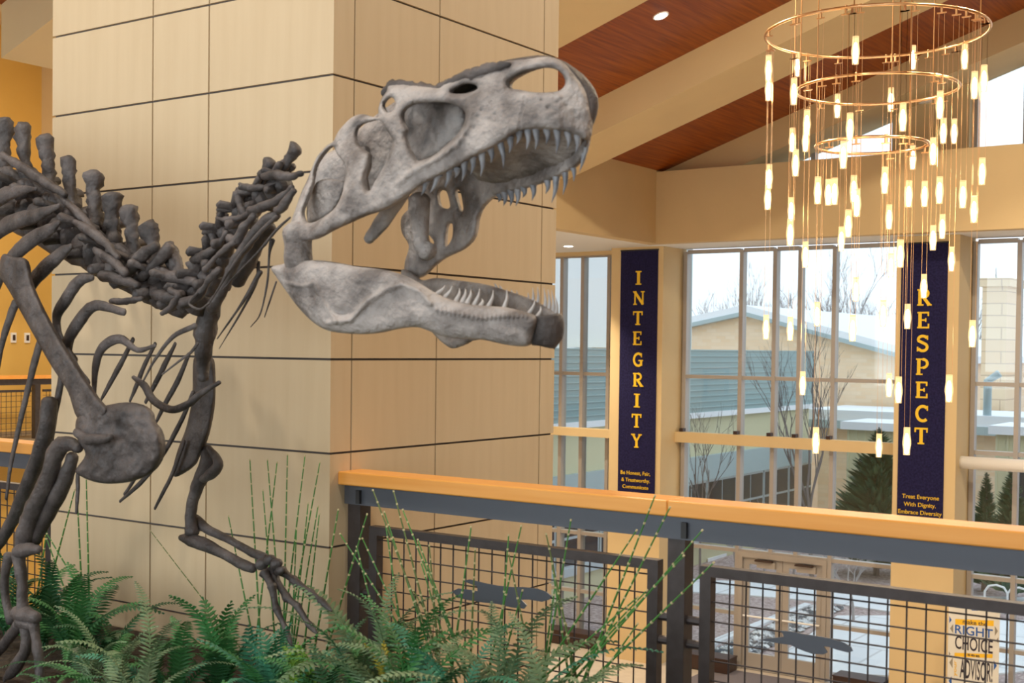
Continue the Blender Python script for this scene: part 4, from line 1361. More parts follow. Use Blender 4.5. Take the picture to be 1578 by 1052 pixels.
# ------------------------------------------------------------------ planted bed
rgp = random.Random(11)
soil = MB().box(-6.0, 3.6, -1.9, -0.02, 0.0, SOIL).build('planting_bed', M_SOIL)
tag(soil, 'dark bark-covered planting bed beneath the ferns', 'planting bed')
MB().box(-6.0, 3.6, -2.0, -1.9, 0.0, .22).build('kerb', M_STEEL, soil)
GREENS = [mat('fern_deep', (0.018, 0.085, 0.030), .5, col2=(0.035, 0.14, 0.045), scale=5), mat('fern_mid', (0.045, 0.19, 0.050), .5, col2=(0.07, 0.27, 0.08), scale=5),
          mat('fern_blue', (0.05, 0.23, 0.135), .5, col2=(0.08, 0.31, 0.18), scale=5), mat('fern_olive', (0.13, 0.22, 0.10), .6, col2=(0.22, 0.31, 0.17), scale=6),
          mat('fern_lime', (0.16, 0.36, 0.04), .5, col2=(0.26, 0.44, 0.05), scale=4), mat('fern_yellow', (0.42, 0.36, 0.02), .5, col2=(0.50, 0.42, 0.05), scale=4)]


def frond_mesh(L, droop, width, n, seed, pin=1.0):
    """arching frond from the origin along +X; leaflets either side"""
    rg = random.Random(seed)
    mb = MB()
    pts = []
    a = math.radians(68 - 8 * rg.random())
    p = np.array([0., 0., 0.])
    N = 14
    for i in range(N + 1):
        pts.append(p.copy())
        a2 = a - droop * (i / N) ** 1.3
        p = p + np.array([math.cos(a2), 0, math.sin(a2)]) * L / N
    mb.tube(pts, [.0042 * (1 - .8 * i / N) for i in range(N + 1)], 4)
    P = np.array(pts)
    for i in range(n):
        t = .10 + .90 * i / (n - 1)
        x = t * N
        k = min(int(x), N - 1)
        c = P[k] + (P[k + 1] - P[k]) * (x - k)
        tg = P[k + 1] - P[k]
        tg /= np.linalg.norm(tg)
        nrm = np.array([-tg[2], 0, tg[0]])
        w = width * min(1.0, .35 + 2.2 * (t - .08)) * (1 - t) ** .55 + .006
        for s in (-1, 1):
            side = np.array([0, s, 0])
            d = side * .90 + tg * .42 - nrm * (.12 + .15 * rg.random())
            d = d / np.linalg.norm(d)
            hw = L * .9 / n * .42 * pin
            ln = w * (1 + .12 * (rg.random() - .5))
            b0, b1 = c - tg * hw, c + tg * hw
            m0 = c + d * ln * .5 + nrm * .004
            mb.add([b0, m0 - tg * hw * 1.05, c + d * ln, m0 + tg * hw * 1.0, b1, m0 + nrm * hw * .35], [(0, 1, 5), (1, 2, 5), (2, 3, 5), (3, 4, 5), (4, 0, 5)])
    me = mb.mesh('frond')
    return me


FROND = {}


def frond(kind, gi):
    if (kind, gi) not in FROND:
        prm = [(.52, 1.5, .085, 24, 1), (.60, 1.9, .075, 28, 2), (.44, 1.1, .10, 20, 3), (.66, 1.65, .06, 34, 4), (.40, 2.1, .09, 20, 5)][kind]
        me = frond_mesh(*prm, pin=.72 if kind in (3,) else .9)
        me.materials.append(GREENS[gi])
        FROND[(kind, gi)] = me
    return FROND[(kind, gi)]


def fern(label, px, Y, size, gis, kinds, n, up=0.0, group=None):
    q = onp(px, 900, 1, Y)
    root = empty('fern', (q[0], Y, SOIL - .01))
    tag(root, label, 'fern', group)
    for i in range(n):
        gi = gis[i % len(gis)] if not isinstance(gis, int) else gis
        o = bpy.data.objects.new('frond', frond(kinds[i % len(kinds)], gi))
        COL.objects.link(o)
        o.parent = root
        s = size * (.74 + .3 * rgp.random())
        o.scale = (s, s, s)
        inner = i % 3 == 0
        o.rotation_euler = (rgp.uniform(-.25, .25), (-.45 if inner else .05) - up + rgp.uniform(-.2, .15), 2 * math.pi * i / n * 1.0 + rgp.uniform(-.3, .3))
        o.location = (rgp.uniform(-.03, .03), rgp.uniform(-.03, .03), 0)
    return root


FERNS = [
    ('drooping dark fern beside the near wrist of the skeleton', 15, -.45, 1.0, [0, 0, 1], [1, 0], 12, .1),
    ('pale feathery fern between the near hand and the leafy fern', 205, -1.05, .95, [3, 1, 3], [3, 1], 13, .05),
    ('mid-green fern between the near hand and the olive-tipped reeds', 110, -.62, 1.0, [1, 0, 1], [0, 1], 13, .1),
    ('dark fern between the blue-green fern and the end post', 525, -.75, .85, [0, 1, 3], [0, 3], 13, .1),
    ('dark fern tucked behind the near clawed hand of the skeleton', 60, -.55, 1.05, [0, 1, 0], [0, 1], 13, .1),
    ('low dark fern between the near hand and the panelled pier', 165, -.55, .80, [0, 3, 0], [4, 1], 13, .0),
    ('greyish fern at the foot of the near clawed hand', 150, -.95, .80, [3, 1, 0], [3, 1], 12, .0),
    ('leafy fern spreading below the bare lower panels of the pier', 255, -.80, .92, [1, 0, 2], [0, 4], 14, .0),
    ('upright broad-leaved fern standing in front of the pier joint', 340, -.60, 1.05, [1, 0, 1], [2, 0], 12, .25),
    ('blue-green fern directly under the far clawed hand', 415, -.70, 1.0, [2, 1, 2], [2, 0], 13, .2),
    ('lime-tipped fern beside the claws of the far hand', 462, -.62, .82, [4, 1, 0], [0, 2], 12, .15),
    ('low mid-green fern in front of the blue-green one', 385, -1.25, .78, [1, 2, 0], [0, 4], 13, .0),
    ('deep green low fern in front of the lime-tipped fern', 500, -1.10, .85, [0, 1, 1], [1, 4], 13, .0),
    ('large feathery olive fern beside the steel end post', 578, -.42, 1.18, [3, 3, 1], [3, 1], 17, .1),
    ('feathery green fern with a single yellow frond below the end post', 618, -.70, 1.15, [1, 3, 1], [3, 0], 14, .12),
    ('dark green fern below the first mesh panel', 660, -.95, 1.05, [0, 1, 2], [0, 1], 13, .0),
    ('pale olive fern fanned out under the dark animal plate', 775, -.55, 1.2, [3, 3, 2], [3, 1], 15, .1),
    ('blue-tinged fern between the two feathery olive ferns', 705, -.60, 1.05, [2, 3, 0], [1, 3], 13, .0),
    ('pale fern half hidden at the foot of the reeds by the mesh', 850, -.70, 1.1, [3, 1, 3], [3, 1], 13, .0),
    ('small bright green fern low before the second rail post', 1000, -.85, .70, [4, 1, 1], [2, 0], 9, .1),
    ('low green fern at the front kerb below the neck', 300, -1.45, .70, [0, 1, 3], [1, 4], 12, .0),
    ('low feathery fern at the front kerb below the jaws', 590, -1.40, .74, [3, 1, 2], [3, 1], 12, .0),
    ('dark low fern at the front kerb beneath the near arm', 90, -1.35, .70, [0, 0, 1], [1, 4], 11, .0),
]
for a in FERNS:
    fern(*a)

q = onp(597, 1000, 1, -.62)
yf = empty('fern_sprout', (q[0], -.62, SOIL))
tag(yf, 'upright yellow young fern frond among the feathery ferns', 'fern')
for rz, tl, sc in ((0.3, -.50, 1.0), (2.4, -.55, .85), (4.4, -.6, .9)):
    o = bpy.data.objects.new('frond', frond(2, 5))
    COL.objects.link(o)
    o.parent = yf
    o.rotation_euler = (0, tl, rz)
    o.scale = (sc, sc * .6, sc)

# horsetail stalks: photo pixels of top and of a lower point, distance from the bed behind the ferns
M_REED = mat('horsetail_green', (0.05, 0.20, 0.035), .45, col2=(0.08, 0.27, 0.05), scale=10)
M_REEDO = mat('horsetail_olive', (0.10, 0.15, 0.035), .5, col2=(0.14, 0.20, 0.05), scale=10)
M_NODE = mat('horsetail_node', (0.62, 0.55, 0.30), .6)


def reed(top, low, Y, label, group, r=.0042, bend=0.0, olive=False):
    T = onp(top[0], top[1], 1, Y)
    B = onp(low[0], low[1], 1, Y)
    d = (T - B) / max(1e-6, T[2] - B[2])
    base = B + d * (SOIL - .02 - B[2])
    base[0] = np.clip(base[0], B[0] - .35, B[0] + .35)
    root = empty('horsetail_stalk', tuple(base))
    tag(root, label, 'reed', group)
    n = max(6, int(np.linalg.norm(T - base) / .052))
    rg = random.Random(int(top[0] * 7 + top[1]))
    pts = []
    for i in range(n + 1):
        t = i / n
        p = base + (T - base) * t + np.array([bend * math.sin(math.pi * t), 0, 0])
        pts.append(p)
    st = MB().tube(pts, [r * (1 - .55 * i / n) for i in range(n + 1)], 6)
    st.build('stem', M_REEDO if olive else M_REED, root, smooth=True)
    nd = MB()
    for i in range(1, n + 1):
        p = pts[i]
        dv = (pts[i] - pts[i - 1])
        dv /= np.linalg.norm(dv)
        rr = r * (1 - .55 * i / n) * 1.45
        nd.tube([p - dv * .0036, p + dv * .0036], rr, 6)
    o = nd.build('node_ring', M_NODE, root)
    o['kind'] = 'stuff'


G1 = 'horsetail stalks against the pale face of the pier'
L1 = 'thin green horsetail stalk with pale rings in front of the pale pier face'
for t, b in [((385, 708), (398, 930)), ((412, 708), (428, 900)), ((427, 712), (400, 940)), ((443, 700), (438, 930)), ((493, 712), (462, 880)), ((470, 702), (446, 900)), ((490, 780), (470, 900)), ((492, 792), (474, 950)),
             ((352, 795), (384, 955)), ((405, 755), (420, 940)), ((457, 815), (452, 930)), ((475, 775), (455, 960))]:
    reed(t, b, -.22, L1, G1, r=.0050)
G2 = 'horsetail stalks beside the near arm of the skeleton'
L2 = 'green horsetail stalk rising between the near arm and the pier'
for t, b in [((133, 738), (138, 955)), ((118, 745), (128, 950)), ((115, 755), (82, 880)), ((65, 810), (122, 905)), ((75, 800), (60, 900)), ((72, 830), (118, 960))]:
    reed(t, b, -.20, L2, G2, r=.0062)
o_ = reed((232, 818), (345, 965), -.24, 'single dark horsetail stalk leaning diagonally across the pier base', None, r=.0036, olive=True)
G3 = 'horsetail stalks before the first mesh panel'
L3 = 'green horsetail stalk with cream rings in front of the first mesh panel'
M6 = lambda p: (500 + p[0] / 2.818, 700 + p[1] / 2.818)
for t, b, ol in [((60, 240), (5, 560), 0), ((185, 260), (60, 680), 0), ((68, 345), (300, 700), 0), ((165, 365), (330, 720), 0), ((260, 250), (395, 660), 0), ((300, 160), (440, 690), 1), ((210, 155), (350, 520), 1),
                 ((340, 240), (540, 750), 0), ((265, 300), (325, 710), 0), ((405, 370), (545, 745), 0), ((455, 395), (480, 690), 1), ((637, 315), (577, 760), 0), ((655, 410), (640, 760), 1), ((855, 310), (740, 820), 0),
                 ((800, 350), (765, 800), 0), ((800, 430), (870, 780), 1), ((860, 590), (800, 810), 0), ((963, 345), (1050, 760), 1), ((1070, 285), (1000, 700), 0), ((1005, 545), (960, 870), 0), ((985, 450), (1010, 620), 0),
                 ((420, 470), (500, 740), 0), ((385, 590), (470, 720), 1), ((140, 400), (200, 640), 0), ((1050, 740), (1070, 900), 0)]:
    reed(M6(t), M6(b), -.30 if ol else -.24, L3, G3, r=.0058, olive=bool(ol))
G4 = 'leaning horsetail stalks before the second rail post'
L4 = 'long green horsetail stalk leaning towards the middle rail post'
for t, b in [((1435, 180), (1210, 760)), ((1500, 230), (1200, 830)), ((1355, 330), (1070, 760)), ((1640, 330), (1100, 960)), ((1690, 470), (1200, 940)), ((1360, 620), (960, 960)), ((1360, 735), (1180, 990)), ((1560, 440), (1140, 870)),
             ((1400, 590), (1130, 830))]:
    reed(M6(t), M6(b), -.34, L4, G4, r=.0058)

# ------------------------------------------------------------------ lower floor: advisor banner stand, benches
dv = CAM + ray(1502, 990) * 20.0
sx, sy = dv[0], dv[1]
PO_W = mat('poster_paper', (0.74, 0.72, 0.66), .6, col2=(0.68, 0.67, 0.62), scale=4)
PO_B = mat('poster_blue', (0.02, 0.10, 0.38), .6)
PO_N = mat('poster_ink', (0.025, 0.02, 0.035), .6)
PO_G = mat('poster_grey', (0.28, 0.25, 0.20), .6)
PO_Y = mat('poster_gold', (0.85, 0.50, 0.02), .6)
st = empty('banner_stand', (sx, sy, Z_LOW))
tag(st, 'freestanding printed poster stand reading RIGHT CHOICE on the lobby floor', 'poster stand')
yw = sy


def ps(px, py):
    q = onp(px, py, 1, yw)
    return q[0], q[2]


x0, zt = ps(1462, 933)
x1, _ = ps(1541, 938)
MB().box(x0, x1, yw, yw + .01, Z_LOW + .09, zt).build('printed_sheet', PO_W, st)
MB().tube([(x0, yw + .005, zt), (x1, yw + .005, zt)], .015, 8).build('top_rail', M_ALUB, st)
MB().box(x0 - .02, x1 + .02, yw - .10, yw + .12, Z_LOW, Z_LOW + .09).build('base_housing', M_ALUB, st)
MB().tube([((x0 + x1) / 2, yw + .03, Z_LOW + .05), ((x0 + x1) / 2, yw + .03, zt)], .012, 8).build('support_pole', M_ALUB, st)
M3 = lambda p: ps(1340 + p[0] / 4.962, 840 + p[1] / 4.962)


def poly_print(pts, mt, name='print_shape', dy=.002):
    P = [M3(p) for p in pts]
    MB().prism([(p[0], yw - dy, p[1]) for p in P], (0, .001, 0)).build(name, mt, st)


poly_print([(655, 562), (950, 575), (950, 618), (655, 605)], PO_Y)
poly_print([(650, 820), (942, 832), (940, 862), (648, 850)], PO_Y)
poly_print([(762, 470), (850, 474), (828, 500), (785, 498)], PO_B)
poly_print([(610, 540), (628, 570), (610, 595)], PO_B)
poly_print([(640, 600), (615, 635), (640, 672)], PO_G)
poly_print([(958, 615), (982, 655), (958, 692)], PO_G)
poly_print([(636, 855), (610, 895), (634, 938)], PO_G)
poly_print([(950, 880), (974, 920), (950, 955)], PO_B)
poly_print([(628, 1000), (604, 1035), (628, 1070)], PO_B)
poly_print([(606, 810), (620, 830), (606, 845)], PO_G)
poly_print([(985, 700), (970, 725), (985, 750)], PO_G)


def ptext(s, x, y, w, h, mt, roty=0.0, bold=.012):
    c = M3((x, y))
    wl = abs(M3((x + w / 2, y))[0] - M3((x - w / 2, y))[0])
    hl = abs(M3((x, y + h / 2))[1] - M3((x, y - h / 2))[1])
    o = text_mesh(s, 1.0, mt, 0, 0, 0, None, bold=bold, extr=0)
    me = o.data
    bpy.data.objects.remove(o)
    X = [v.co.x for v in me.vertices]
    Zv = [v.co.z for v in me.vertices]
    a = 1 / (max(X) - min(X))
    bz = 1 / (max(Zv) - min(Zv))
    cxm, czm = (max(X) + min(X)) / 2, (max(Zv) + min(Zv)) / 2
    for v in me.vertices:
        lx, lz = (v.co.x - cxm) * a, (v.co.z - czm) * bz
        if roty:
            lx, lz = -lz * wl, lx * hl
        else:
            lx, lz = lx * wl, lz * hl
        v.co = (c[0] + lx, yw - .004, c[1] + lz)
    return link('lettering', me, mt, st)


ptext('make the', 805, 592, 185, 34, PO_N)
ptext('RIGHT', 797, 658, 290, 70, PO_B)
ptext('CHOICE', 797, 757, 290, 105, PO_N)
ptext('see', 795, 842, 95, 16, PO_N)
ptext('ADVISOR!', 815, 955, 250, 150, PO_N)
ptext('your', 660, 940, 26, 120, PO_Y, roty=1)

def low_box(name, label, cat, px0, px1, Y0, Y1, z0, z1, mt):
    xa, xb = onp(px0, 1000, 1, Y0)[0], onp(px1, 1000, 1, Y0)[0]
    o = MB().box(xa, xb, Y0, Y1, z0 + .02, z1).build('body', mt)
    root = empty(name, ((xa + xb) / 2, (Y0 + Y1) / 2, z0))
    o.parent = root
    o.location = -root.location
    MB().box(xa - .01, xb + .01, Y0 - .01, Y1, z1, z1 + .025).build('top_board', mt, root)
    for x in (xa + .03, (xa + xb) / 2, xb - .07):
        MB().box(x, x + .04, Y0 + .02, Y1 - .02, z0, z0 + .02).build('foot', M_STEEL, root)
    tag(root, label, cat)


low_box('wall_bench', 'long dark brown low bench under the side bay windows', 'bench', 800, 934, 17.45, 17.85, Z_LOW, Z_LOW + .26, M_DKBROWN)
low_box('wall_bench', 'short dark brown low bench left of the entrance door', 'bench', 1052, 1121, 17.30, 17.72, Z_LOW, Z_LOW + .26, M_DKBROWN)
low_box('wall_bench', 'dark brown low bench between the entrance door and the RESPECT column', 'bench', 1284, 1360, 17.45, 17.88, Z_LOW, Z_LOW + .26, M_DKBROWN)
mtp = MB().box(-6.6, -4.2, 15.9, 17.7, Z_LOW, Z_LOW + .012).build('door_mat', mat('mat_grey', (.13, .11, .12), .9, col2=(.17, .15, .16), scale=60))
tag(mtp, 'grey-brown entrance mat inside the double door', 'mat')

# ------------------------------------------------------------------ outside
ZG = Z_LOW - .02
M_GRAVEL = mat('gravel', (0.26, 0.19, 0.185), .95, col2=(0.56, 0.46, 0.46), scale=14, detail=8, bump=.6)
M_CONC = brickmat('concrete_slabs', (.84, .87, .92), (.80, .83, .88), (.62, .64, .68), .4, bw=.6, rh=.6, axis='XY', msize=.012)
M_BRICK = brickmat('tan_brick', (.88, .66, .44), (.92, .74, .55), (.84, .68, .50), 2.2, bw=.9, rh=.30, axis='XZ')
M_BRICKC = brickmat('tan_brick_chimney', (.80, .60, .40), (.85, .68, .48), (.60, .45, .32), 1.0, bw=2.5, rh=.42, axis='XZ')
M_SIDING = mat('blue_grey_siding', (0.34, 0.46, 0.47), .5)
M_CREAM = mat('cream_wall', (.64, .62, .42), .8)
M_PALE = mat('pale_grey_wall', (.84, .87, .88), .8)
M_TEAL = mat('teal_grey', (.40, .50, .52), .6)
M_DGLASS = mat('dark_glass', (.035, .04, .05), .12)
M_BARK = mat('bark_grey', (.17, .145, .14), .9)
M_TWIG = mat('twig_pale', (.38, .36, .37), .9)
M_PINE = mat('pine_green', (.025, .075, .035), .7, col2=(.06, .14, .06), scale=3)
g = MB().box(-80, 80, 18.12, 120, ZG - .3, ZG).build('ground', M_GRAVEL)
struct(g, 'brown-purple gravel courtyard outside the windows', 'ground')


def gpoly(name, pts, h, mt, label, cat):
    P = [onp(x, y, 2, ZG) for x, y in pts]
    for p in P:
        p[1] = max(p[1], 18.14)
    o = MB().prism([(p[0], p[1], ZG) for p in P], (0, 0, h)).build(name, mt)
    tag(o, label, cat)
    return o


gpoly('concrete_walk', [(1040, 892), (1200, 900), (1375, 915), (1578, 922), (1578, 945), (1375, 944), (1265, 928), (1150, 918), (1040, 912)], .03, M_CONC, 'pale concrete walk crossing the gravel courtyard', 'path')
gpoly('concrete_terrace', [(1150, 1042), (1290, 950), (1375, 950), (1578, 958), (1650, 1030), (1500, 1043), (1370, 1043)], .032, M_CONC, 'pale slab terrace outside the entrance door', 'path')
gpoly('concrete_kerb', [(1070, 1000), (1240, 932), (1250, 934), (1082, 1004)], .06, M_CONC, 'narrow pale kerb edging the river stones', 'kerb')
gpoly('concrete_kerb', [(1085, 862), (1130, 848), (1136, 851), (1091, 866)], .09, M_SNOW, 'snowy kerb line across the far gravel', 'kerb')
# river stones (uncountable)
sm = MB()
rs = random.Random(4)
A_ = [onp(*p, 2, ZG) for p in ((1092, 1008), (1250, 936), (1300, 938), (1160, 1012))]
for i in range(1500):
    u, v = rs.random(), rs.random()
    p = (A_[0] * (1 - u) + A_[1] * u) * (1 - v) + (A_[3] * (1 - u) + A_[2] * u) * v
    r = rs.uniform(.04, .11)
    a = rs.random() * 6.28
    ca, sa = math.cos(a) * r, math.sin(a) * r
    k = rs.uniform(.5, .8)
    z = ZG + .035
    sm.add([(p[0] + ca, p[1] + sa, z), (p[0] - sa * k, p[1] + ca * k, z), (p[0] - ca, p[1] - sa, z), (p[0] + sa * k, p[1] - ca * k, z), (p[0], p[1], z + r * .6)], [(0, 1, 4), (1, 2, 4), (2, 3, 4), (3, 0, 4)])
o = sm.build('river_stones', mat('river_stone', (.12, .14, .17), .7, col2=(.80, .82, .86), scale=3.0, lo=.45, hi=.56))
tag(o, 'strip of pale and dark river stones outside the door', 'stones', kind='stuff')

# side wing with blue-grey siding
XW = -12.0
wing = empty('side_wing', (XW - 2, 27, ZG))
tag(wing, 'low wing with blue-grey ribbed siding, cream band and strip windows', 'building')
MB().box(XW - 6, XW - .1, 18.3, 36.0, ZG, 1.55).build('wall', M_CREAM, wing)
n = 11
for i in range(n):
    z = -.12 + i * (1.62 + .12) / n
    h = (1.62 + .12) / n
    A0 = [(XW - .1, z), (XW + .03, z), (XW + .05, z + h * .8), (XW + .05, z + h), (XW - .1, z + h)]
    MB().prism([(x, 18.3, zq) for x, zq in A0], (0, 17.7, 0)).build('siding_board', M_SIDING, wing)
    MB().box(XW + .049, XW + .075, 18.3, 36.0, z + h * .80, z + h * .99).build('siding_lip', M_SIDING, wing)
MB().box(XW - .1, XW + .07, 18.3, 36.05, -.27, -.12).build('white_flashing', M_SNOW, wing)
MB().box(XW - .1, XW + .03, 18.3, 36.0, -2.05, -1.35).build('spandrel_panel', M_TEAL, wing)
for k in range(9):
    y0 = 18.6 + k * 1.95
    wn = MB().box(XW - .12, XW + .0, y0, y0 + 1.87, -3.55, -2.05).build('window', M_ALUB, wing)
    for (a, b) in ((.06, .90), (.97, 1.81)):
        for (c, d) in ((-3.49, -2.88), (-2.81, -2.11)):
            MB().box(XW - .05, XW + .012, y0 + a, y0 + b, c, d).build('pane', M_DGLASS, wn)
MB().box(XW - .1, XW + .035, 18.3, 36.0, -3.75, -3.55).build('sill', M_ALUB, wing)
tw = MB().box(-19, -12.6, 18.3, 28.4, 1.64, 9.0).build('upper_block', M_PALE)
tag(tw, 'tall pale grey rendered block above the ribbed siding', 'building')
ep = MB().box(-8.9, -7.95, 18.15, 19.2, ZG, 4.4).build('outer_pier', M_TEAL)
tag(ep, 'teal-grey exterior pier just outside the main window', 'pier')

# gabled brick building with snow on its roof
YG = 42.0
def gz(px, py):
    q = onp(px, py, 1, YG)
    return q[0], q[2]
ra = gz(1152, 481)
rb = gz(1371, 541)
sl_r = (rb[1] - ra[1]) / (rb[0] - ra[0])
gb = empty('brick_building', (ra[0], YG, ZG))
tag(gb, 'tan brick gabled building with a snow-covered roof', 'building')
xl, xr = ra[0] - 9, rb[0] + 1.5
zl, zr = ra[1] + sl_r * 9 * .75, ra[1] + sl_r * (xr - ra[0])
prof = [(xl, ZG), (xr, ZG), (xr, zr), (ra[0], ra[1]), (xl, zl)]
MB().prism([(p[0], YG, p[1]) for p in prof], (0, 16, 0)).build('wall', M_BRICK, gb)
for (p, q) in (((xl, zl), ra), (ra, (xr + .3, zr - .05))):
    MB().quadbox([(p[0], YG - .35, p[1]), (q[0], YG - .35, q[1]), (q[0], YG + 17, q[1]), (p[0], YG + 17, p[1])],
                 [(p[0], YG - .35, p[1] + .28), (q[0], YG - .35, q[1] + .28), (q[0], YG + 17, q[1] + .28), (p[0], YG + 17, p[1] + .28)]).build('snowy_roof', M_SNOW, gb)
    MB().quadbox([(p[0], YG - .40, p[1] - .14), (q[0], YG - .40, q[1] - .14), (q[0], YG + .1, q[1] - .14), (p[0], YG + .1, p[1] - .14)],
                 [(p[0], YG - .40, p[1] + .02), (q[0], YG - .40, q[1] + .02), (q[0], YG + .1, q[1] + .02), (p[0], YG + .1, p[1] + .02)]).build('fascia_board', M_TEAL, gb)
# low white-roofed annex
q0, q1 = onp(1262, 650, 1, 38), onp(1600, 640, 1, 38)
zt0 = onp(1330, 632, 1, 38)[2]
ax = empty('annex', (q0[0] + 3, 39, ZG))
tag(ax, 'low brick annex with a flat white snowy roof', 'building')
MB().box(q0[0], q1[0] + 6, 38, 41.5, ZG, zt0 - .55).build('wall', M_BRICK, ax)
MB().box(q0[0] - .4, q1[0] + 6.2, 37.5, 41.6, zt0 - .55, zt0).build('roof', M_SNOW, ax)
MB().box(q0[0] - .4, q1[0] + 6.2, 37.44, 37.5, zt0 - .62, zt0 - .35).build('fascia_board', M_TEAL, ax)
# cream shed
for (pa, pb, pt, Y, lab) in ((1308, 1385, 655, 34, 'small cream hut with a snowy cap behind the evergreen'), (1537, 1640, 662, 33, 'cream-green shed with glazed front beside the brick annex')):
    a, b = onp(pa, pt, 1, Y), onp(pb, pt, 1, Y)
    s_ = empty('shed', ((a[0] + b[0]) / 2, Y + 1, ZG))
    tag(s_, lab, 'shed')
    MB().box(a[0], b[0], Y, Y + 2, ZG, a[2] - .12).build('wall', M_CREAM, s_)
    MB().box(a[0] - .2, b[0] + .2, Y - .2, Y + 2.2, a[2] - .12, a[2] + .12).build('snowy_roof', M_SNOW, s_)
    MB().box(a[0] + .35, b[0] - .2, Y - .03, Y, ZG + .3, a[2] - 1.0).build('window', M_DGLASS, s_)
    for k in range(7):
        x = a[0] + (b[0] - a[0]) * k / 6
        MB().box(x - .03, x + .03, Y - .045, Y, ZG, a[2] - .12).build('batten', M_CREAM, s_)
# brick chimney tower
a, b = onp(1511, 590, 1, 42.0), onp(1549, 590, 1, 42.0)
zt_ = onp(1530, 428, 1, 42.0)[2]
cm = empty('chimney', ((a[0] + b[0]) / 2, 41, ZG))
tag(cm, 'square tan brick chimney rising behind the right-hand window', 'chimney')
MB().box(a[0], b[0], 42.0, 43.9, ZG, zt_ - .3).build('shaft', M_BRICKC, cm)
MB().box(a[0] - .12, b[0] + .12, 41.9, 44.0, zt_ - .3, zt_).build('cap', M_BRICKC, cm)
p = onp(1522, 600, 1, 37.8)
pv = MB().tube([(p[0], 37.8, zt0 - .02), (p[0], 37.8, zt0 + 1.1), (p[0] + .35, 37.8, zt0 + 1.35)], .13, 10).build('roof_vent', M_TEAL, None, smooth=True)
tag(pv, 'bent grey vent pipe on the flat white roof', 'vent pipe')


# trees
def bare_tree(label, base, H, spread, mt, seed, levels=5, r0=.09, group=None, name='bare_tree', lean=0):
    rg = random.Random(seed)
    root = empty(name, base)
    tag(root, label, 'tree' if name == 'bare_tree' else 'shrub', group)
    tr, br = MB(), MB()

    def grow(p, d, L, r, lv):
        n = 3
        pts = [p]
        for i in range(n):
            d = (d + Vector((rg.uniform(-1, 1), rg.uniform(-1, 1), rg.uniform(-.3, .9))) * .16).normalized()
            pts.append(pts[-1] + d * (L / n))
        (tr if lv == 0 else br).tube(pts, [r, r * .88, r * .75, r * .6], 5 if lv < 2 else 3, cap=False)
        if lv >= levels:
            return
        k = 3 if lv < 2 else rg.choice((2, 3))
        for i in range(k + (2 if lv == 0 else 0)):
            t = rg.uniform(.35, 1.0)
            q = pts[1] + (pts[-1] - pts[1]) * t
            a = rg.random() * 6.28
            sd_ = Vector((math.cos(a), math.sin(a), 0))
            nd = (d * (1.0) + sd_ * spread * rg.uniform(.6, 1.2) + Vector((0, 0, .18))).normalized()
            grow(q, nd, L * rg.uniform(.58, .8), r * .56, lv + 1)

    grow(Vector(base), Vector((lean, 0, 1)).normalized(), H * .36, r0, 0)
    tr.build('trunk', mt, root)
    o = br.build('branches', mt, root)
    o['kind'] = 'stuff'
    return root


def gp(px, Y):
    q = onp(px, 800, 1, Y)
    return (q[0], Y, ZG)


bare_tree('slender grey leafless tree standing in the courtyard before the brick gable', gp(1254, 27), 7.0, .30, M_BARK, 3, 5, .065)
bare_tree('small leafless sapling beside the exterior pier', gp(1080, 26), 5.6, .35, M_BARK, 8, 4, .035)
for px, Y, H, sd_, lab in ((1137, 64, 11.2, 21, 'hazy leafless tree beyond the left end of the snowy roof'), (1182, 72, 12.6, 22, 'tall hazy leafless tree beyond the ridge of the snowy roof'),
                           (1225, 80, 11.2, 23, 'hazy leafless tree beyond the right slope of the snowy roof'),
                           (1325, 64, 13.6, 25, 'broad hazy leafless tree behind the roof near the RESPECT column'), (1300, 89, 11.5, 26, 'faint leafless tree beside the broad one behind the roof'),
                           (1358, 74, 12.0, 27, 'faint leafless tree right beside the RESPECT column'), (1557, 66, 11, 28, 'thin leafless tree behind the brick chimney')):
    bare_tree(lab, gp(px, Y), H * .93, .5, M_BARK, sd_, 6, .12)
for px, Y, H, sd_, lab in ((1180, 27, 2.3, 41, 'tangled leafless shrub below the strip windows'), (1225, 28, 2.6, 42, 'tangled leafless shrub at the foot of the grey tree'), (1285, 24.6, 2.5, 43, 'pale twiggy shrub next to the grey tree'),
                           (1318, 23.4, 2.3, 44, 'pale twiggy shrub in front of the evergreen'), (1135, 28, 2.0, 45, 'low leafless shrub beneath the wing windows')):
    bare_tree(lab, gp(px, Y), H, .75, M_TWIG, sd_, 5, .035, name='leafless_shrub')


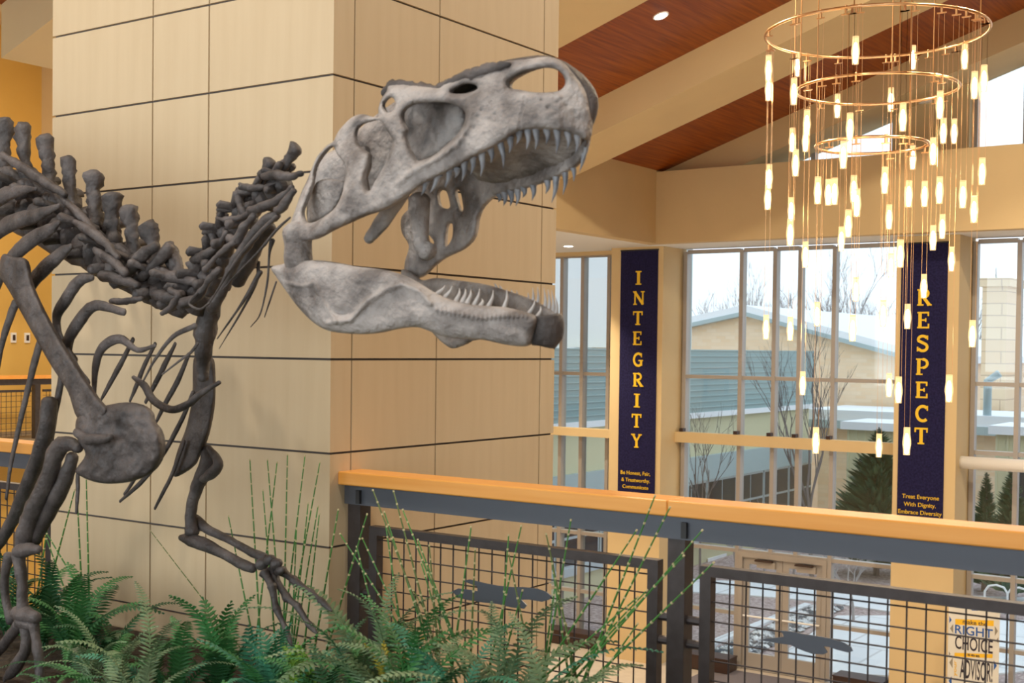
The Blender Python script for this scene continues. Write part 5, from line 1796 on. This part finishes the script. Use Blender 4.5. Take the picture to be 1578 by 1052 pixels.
def conifer(label, base, H, R_, seed):
    rg = random.Random(seed)
    root = empty('evergreen', base)
    tag(root, label, 'evergreen tree')
    MB().tube([base, (base[0], base[1], base[2] + H)], [.09, .02], 6).build('trunk', M_BARK, root)
    mb = MB()
    for i in range(1300):
        t = rg.random() ** .9
        z = base[2] + .15 + t * H * .95
        rr = R_ * (1 - t) ** .8 + .05
        a = rg.random() * 6.28
        d = Vector((math.cos(a), math.sin(a), .35 + .3 * rg.random()))
        c = Vector((base[0], base[1], z))
        L = rr * rg.uniform(.6, 1.15)
        s = Vector((-math.sin(a), math.cos(a), 0)) * L * .12
        mb.add([c, c + d * L * .55 + s, c + d * L, c + d * L * .55 - s, c + d * L * .6 + Vector((0, 0, -.12 * L))], [(0, 1, 4), (1, 2, 4), (2, 3, 4), (3, 0, 4), (0, 1, 2, 3)])
    o = mb.build('foliage', M_PINE, root)
    o['kind'] = 'stuff'


conifer('dark evergreen growing beside the RESPECT column outside', gp(1352, 29.5), 4.0, 1.5, 1)
conifer('small dark evergreen in front of the brick annex', gp(1519, 29), 3.0, .55, 2)
conifer('dark evergreen beside the cream-green shed', gp(1558, 28), 3.2, .8, 3)
conifer('distant evergreen tip above the brick chimney', gp(1527, 76), 11.2, 1.5, 4)


hd = MB()
rs = random.Random(9)
for i in range(420):
    x, y = rs.uniform(-40, -6), rs.uniform(96, 100)
    h = rs.uniform(3.0, 5.6)
    hd.tube([(x, y, ZG), (x, y, ZG + h * .6), (x, y, ZG + h + 1.2)], [1.3, 1.6, .3], 5)
o = hd.build('distant_treeline', mat('distant_trees', (.09, .12, .08), .9))
tag(o, 'hazy blue-green line of distant trees beyond the roofs', 'trees', kind='stuff')
bk = empty('bike_rack', gp(1522, 26))
tag(bk, 'low white bent-pipe rack outside the right-hand window', 'rack')
b0 = gp(1520, 26)
for k in range(3):
    x = b0[0] + k * .5
    MB().tube([(x, 26, ZG), (x, 26, ZG + .55), (x + .08, 26, ZG + .68), (x + .25, 26, ZG + .72), (x + .42, 26, ZG + .68), (x + .5, 26, ZG + .55), (x + .5, 26, ZG)], .025, 8).build('pipe_loop', M_SNOW, bk, smooth=True)
